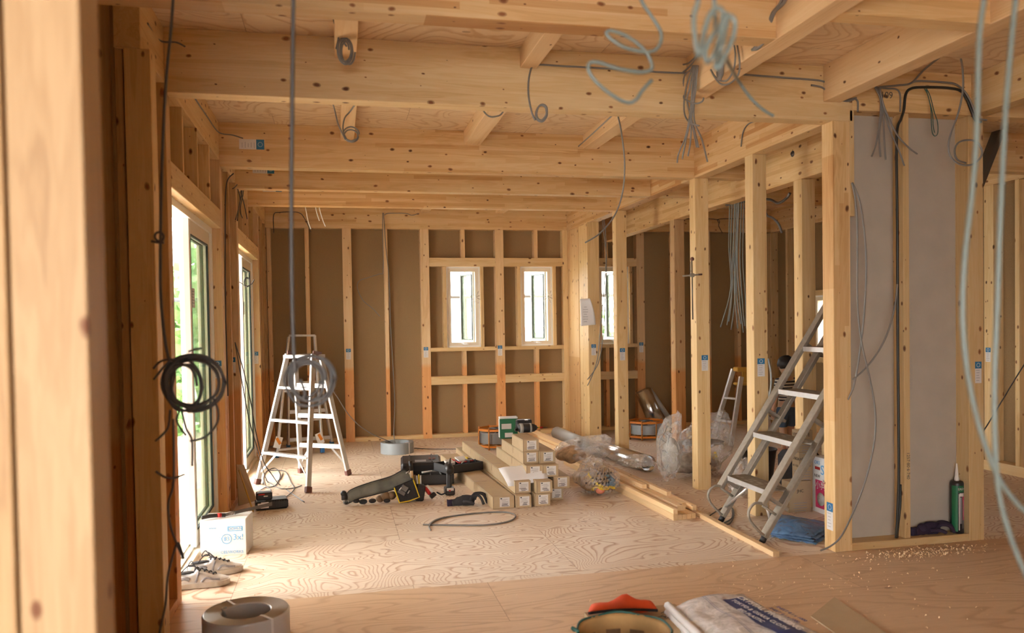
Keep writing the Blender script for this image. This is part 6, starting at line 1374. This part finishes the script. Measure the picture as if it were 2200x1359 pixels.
cable([(4.158,-5.510,2.690),(4.182,-5.510,2.651),(4.201,-5.510,2.571),(4.204,-5.510,2.489),(4.210,-5.510,2.436),(4.228,-5.510,2.417),(4.247,-5.510,2.437),(4.245,-5.510,2.499),(4.223,-5.510,2.558),(4.195,-5.510,2.651),(4.170,-5.510,2.691)], 'thin dark green wire loop hanging under the brown beam', r=0.0025, m=DGREEN, extra=[[(4.170,-5.510,2.685),(4.210,-5.510,2.557),(4.216,-5.510,2.476),(4.225,-5.510,2.436)]])
cable([(4.121,-5.800,2.815),(4.237,-5.700,2.808),(4.251,-5.700,2.718),(4.248,-5.700,2.614),(4.217,-5.700,2.495),(4.177,-5.700,2.403),(4.155,-5.700,2.324),(4.167,-5.700,2.259),(4.222,-5.700,2.217),(4.298,-5.700,2.213),(4.357,-5.700,2.247),(4.376,-5.700,2.292),(4.345,-5.700,2.341),(4.284,-5.700,2.352),(4.222,-5.700,2.337),(4.195,-5.700,2.294),(4.210,-5.700,2.242),(4.268,-5.700,2.223)], 'grey cable hanging in a round loop over the right-hand post', r=0.0055)
cable([(1.897,-8.400,2.165),(1.892,-8.400,1.959),(1.888,-8.400,1.903),(1.880,-8.400,1.854),(1.876,-8.400,1.782),(1.872,-8.400,1.662),(1.861,-8.400,1.558),(1.847,-8.400,1.453),(1.843,-8.400,1.349),(1.854,-8.400,1.252),(1.877,-8.400,1.162),(1.910,-8.400,1.083),(1.944,-8.400,1.036),(1.983,-8.400,1.000)], 'thick pale green cable hanging at the right edge, bowed to the left', r=0.0047, m=CABLEG)
cable([(1.966,-8.400,2.173),(1.961,-8.400,1.964),(1.953,-8.400,1.907),(1.943,-8.400,1.826),(1.931,-8.400,1.705),(1.921,-8.400,1.543),(1.914,-8.400,1.381),(1.908,-8.400,1.259),(1.908,-8.400,1.144),(1.916,-8.400,1.046),(1.939,-8.400,0.970),(1.968,-8.400,0.905),(1.998,-8.400,0.849)], 'thick pale green cable hanging at the right edge, the straighter one', r=0.0047, m=CABLEG)
cable([(3.676,-5.510,2.134),(3.699,-5.510,2.033),(3.710,-5.510,1.847),(3.707,-5.510,1.474),(3.730,-5.510,1.233),(3.783,-5.510,1.017),(3.818,-5.510,0.827),(3.811,-5.510,0.638),(3.754,-5.510,0.424),(3.677,-5.510,0.253),(3.533,-5.600,0.138),(3.465,-5.600,0.085),(3.400,-5.600,0.064)], 'long grey cable bowing over the plasterboard down to the corner post foot', r=0.0052)
cable([(3.686,-5.500,2.136),(3.731,-5.500,2.035),(3.763,-5.500,1.849),(3.773,-5.500,1.635),(3.756,-5.500,1.366),(3.721,-5.500,1.125),(3.690,-5.500,0.978),(3.650,-5.500,0.891)], 'grey cable hanging beside the corner post, ending at mid height', r=0.0052)
cable([(3.978,-5.500,1.553),(3.959,-5.500,1.418),(3.905,-5.500,1.256),(3.828,-5.500,1.136),(3.751,-5.500,1.057),(3.681,-5.500,1.006)], 'grey cable swinging left from the black cable over the plasterboard', r=0.0052)
cable([(6.214,-4.200,1.050),(6.059,-4.200,0.849),(5.927,-4.200,0.668),(5.765,-4.200,0.453),(5.666,-4.200,0.365)], 'thin dark wire crossing the dark opening at the right edge', r=0.005, m=CABLED)
# rear room
b = MB().mat(COILD); rn = random.Random(3)
tops_ = [(4.165,-3.118,2.401),(4.165,-3.161,2.402),(4.165,-3.203,2.404),(4.165,-3.244,2.397),(4.165,-3.284,2.383),(4.165,-3.325,2.369),(4.165,-3.364,2.347),(4.165,-3.219,2.385),(4.165,-3.268,2.370)]
mids_ = [(4.165,-3.093,2.005),(4.165,-3.126,1.940),(4.165,-3.177,1.956),(4.165,-3.209,1.913),(4.165,-3.243,1.930),(4.165,-3.291,1.906),(4.165,-3.339,1.862),(4.165,-3.158,1.877),(4.165,-3.224,1.831)]
mid2_ = [(4.165,-3.119,1.635),(4.165,-3.154,1.674),(4.165,-3.203,1.611),(4.165,-3.187,1.632),(4.165,-3.269,1.608),(4.165,-3.317,1.586),(4.165,-3.380,1.544),(4.165,-3.135,1.553),(4.165,-3.235,1.549)]
ends_ = [(4.165,-2.920,1.300),(4.165,-3.044,1.317),(4.165,-3.120,1.276),(4.165,-3.238,1.288),(4.165,-3.335,1.253),(4.165,-3.360,1.308),(4.165,-3.391,1.288),(4.165,-3.079,1.349),(4.165,-3.296,1.328)]
for a_, b_, c_2, d_ in zip(tops_, mids_, mid2_, ends_): b.tube([Vector(a_)+Vector((0, 0, 0.16)), a_, b_, c_2, d_], 0.0058, 6, 5)
tag(b.build('cable_bundle'), 'thick bundle of grey cables hanging in the dark rear room behind the partition', 'cable')
cable([(4.087,-3.200,2.355),(4.285,-3.200,2.390),(4.254,-3.600,2.344),(4.227,-3.800,2.283),(4.180,-4.000,2.291),(4.177,-4.050,2.319)], 'dark cables running under the rear room ceiling toward the bolted beam', r=0.011, m=STEEL)
cable([(4.892,-2.410,2.462),(4.931,-2.410,2.385),(4.992,-2.410,2.358),(5.052,-2.410,2.304),(5.091,-2.410,2.213)], 'thick grey cable bending down in the rear room', r=0.012, m=CABLE)
cable([(5.151,-0.008,2.666),(5.603,-0.008,2.665),(5.628,-0.008,2.582),(5.680,-0.008,2.492)], 'thin black wire under the ceiling of the rear wall', r=0.004, m=CABLEK, extra=[[(5.629,-0.008,2.624),(5.642,-0.008,2.672),(5.998,-0.008,2.676)]])
cable([(3.679,-1.100,2.567),(3.692,-1.100,2.351),(3.721,-1.100,2.041),(3.698,-1.100,1.576),(3.671,-1.100,1.215),(3.607,-1.100,0.905),(3.480,-1.100,0.728)], 'grey wires hanging before the half-hidden window', r=0.005, extra=[[(3.700,-1.100,2.505),(3.718,-1.100,2.248),(3.701,-1.100,1.835),(3.640,-1.100,1.319),(3.608,-1.100,1.009),(3.551,-1.100,0.804),(3.479,-1.100,0.661)]])
cable([(3.698,-4.542,1.089),(3.698,-4.577,0.994),(3.698,-4.575,0.897),(3.698,-4.537,0.797)], 'short pale cable hanging right of the second partition post', r=0.006, m=COILG)
cable([(4.029,-1.983,0.005),(4.122,-1.921,0.005),(4.232,-1.894,0.005)], 'short dark wire scrap on the floor left of the clear bag', r=0.005, m=CABLED)
cable([(3.285,-4.468,0.006),(3.430,-4.321,0.006),(3.518,-4.256,0.006),(3.534,-4.322,0.006),(3.435,-4.525,0.006),(3.313,-4.705,0.006),(3.275,-4.694,0.006),(3.398,-4.570,0.006),(3.518,-4.347,0.006)], 'dark wire loop on the floor at the foot of the work ladder', r=0.0045, m=CABLED)
# pencilled numbers
pb = [o for o in D.objects if o.get('label', '').startswith('brown beam over the grey')][0]
text('109', 0.055, STEEL, [(3.944,-5.461,2.654)][0], (1, 0, 0), (0, -1, 0), pb, name='pencil_mark')
ms = [o for o in D.objects if o.get('label', '').startswith('stud in the middle of the grey')][0]
text('1257·80·6·740', 0.028, STEEL, [(4.083,-5.451,0.478)][0], (0, 0, -1), (0, -1, 0), ms, name='pencil_mark')
bb = [o for o in D.objects if o.get('label', '').startswith('bolted beam')][0]
b = MB().mat(STEEL).lathe([(0, 0), (0.022, 0), (0.022, 0.003), (0.010, 0.004), (0.010, 0.014), (0, 0.014)], (4.044, -4.31, 2.56), 12, Euler((0, -PI/2, 0))); b.build('bolt', bb)
o = MB().mat(STEEL).box((4.10, -4.35, 2.665), (0.09, 1.3, 0.045)).build('steel_packer'); tag(o, 'dark steel strip between the bolted beam and the stub beams above it', 'steel strip')
o = MB().mat(STEEL).between([(5.676,-4.235,2.371)][0], [(5.909,-4.235,2.878)][0], 0.10, 0.05, bev=0.003).build('diagonal_brace'); tag(o, 'dark diagonal brace under the ceiling beyond the right-hand post', 'brace')
wl = [o for o in D.objects if o.name.startswith('wall_middle')][0]
b = MB().mat(INKG); rn = random.Random(8)
for x0_, z0_, z1_ in ((4.155, 1.31, 1.47), (4.155, 0.93, 1.13)):
    for k in range(4):
        z = z0_
        while z < z1_:
            h_ = rn.uniform(0.006, 0.02); b.box((x0_+0.011*k, -5.3555, z), (0.0016 if k else 0.003, 0.001, h_)); z += h_+0.008
b.build('printed_marks', wl)
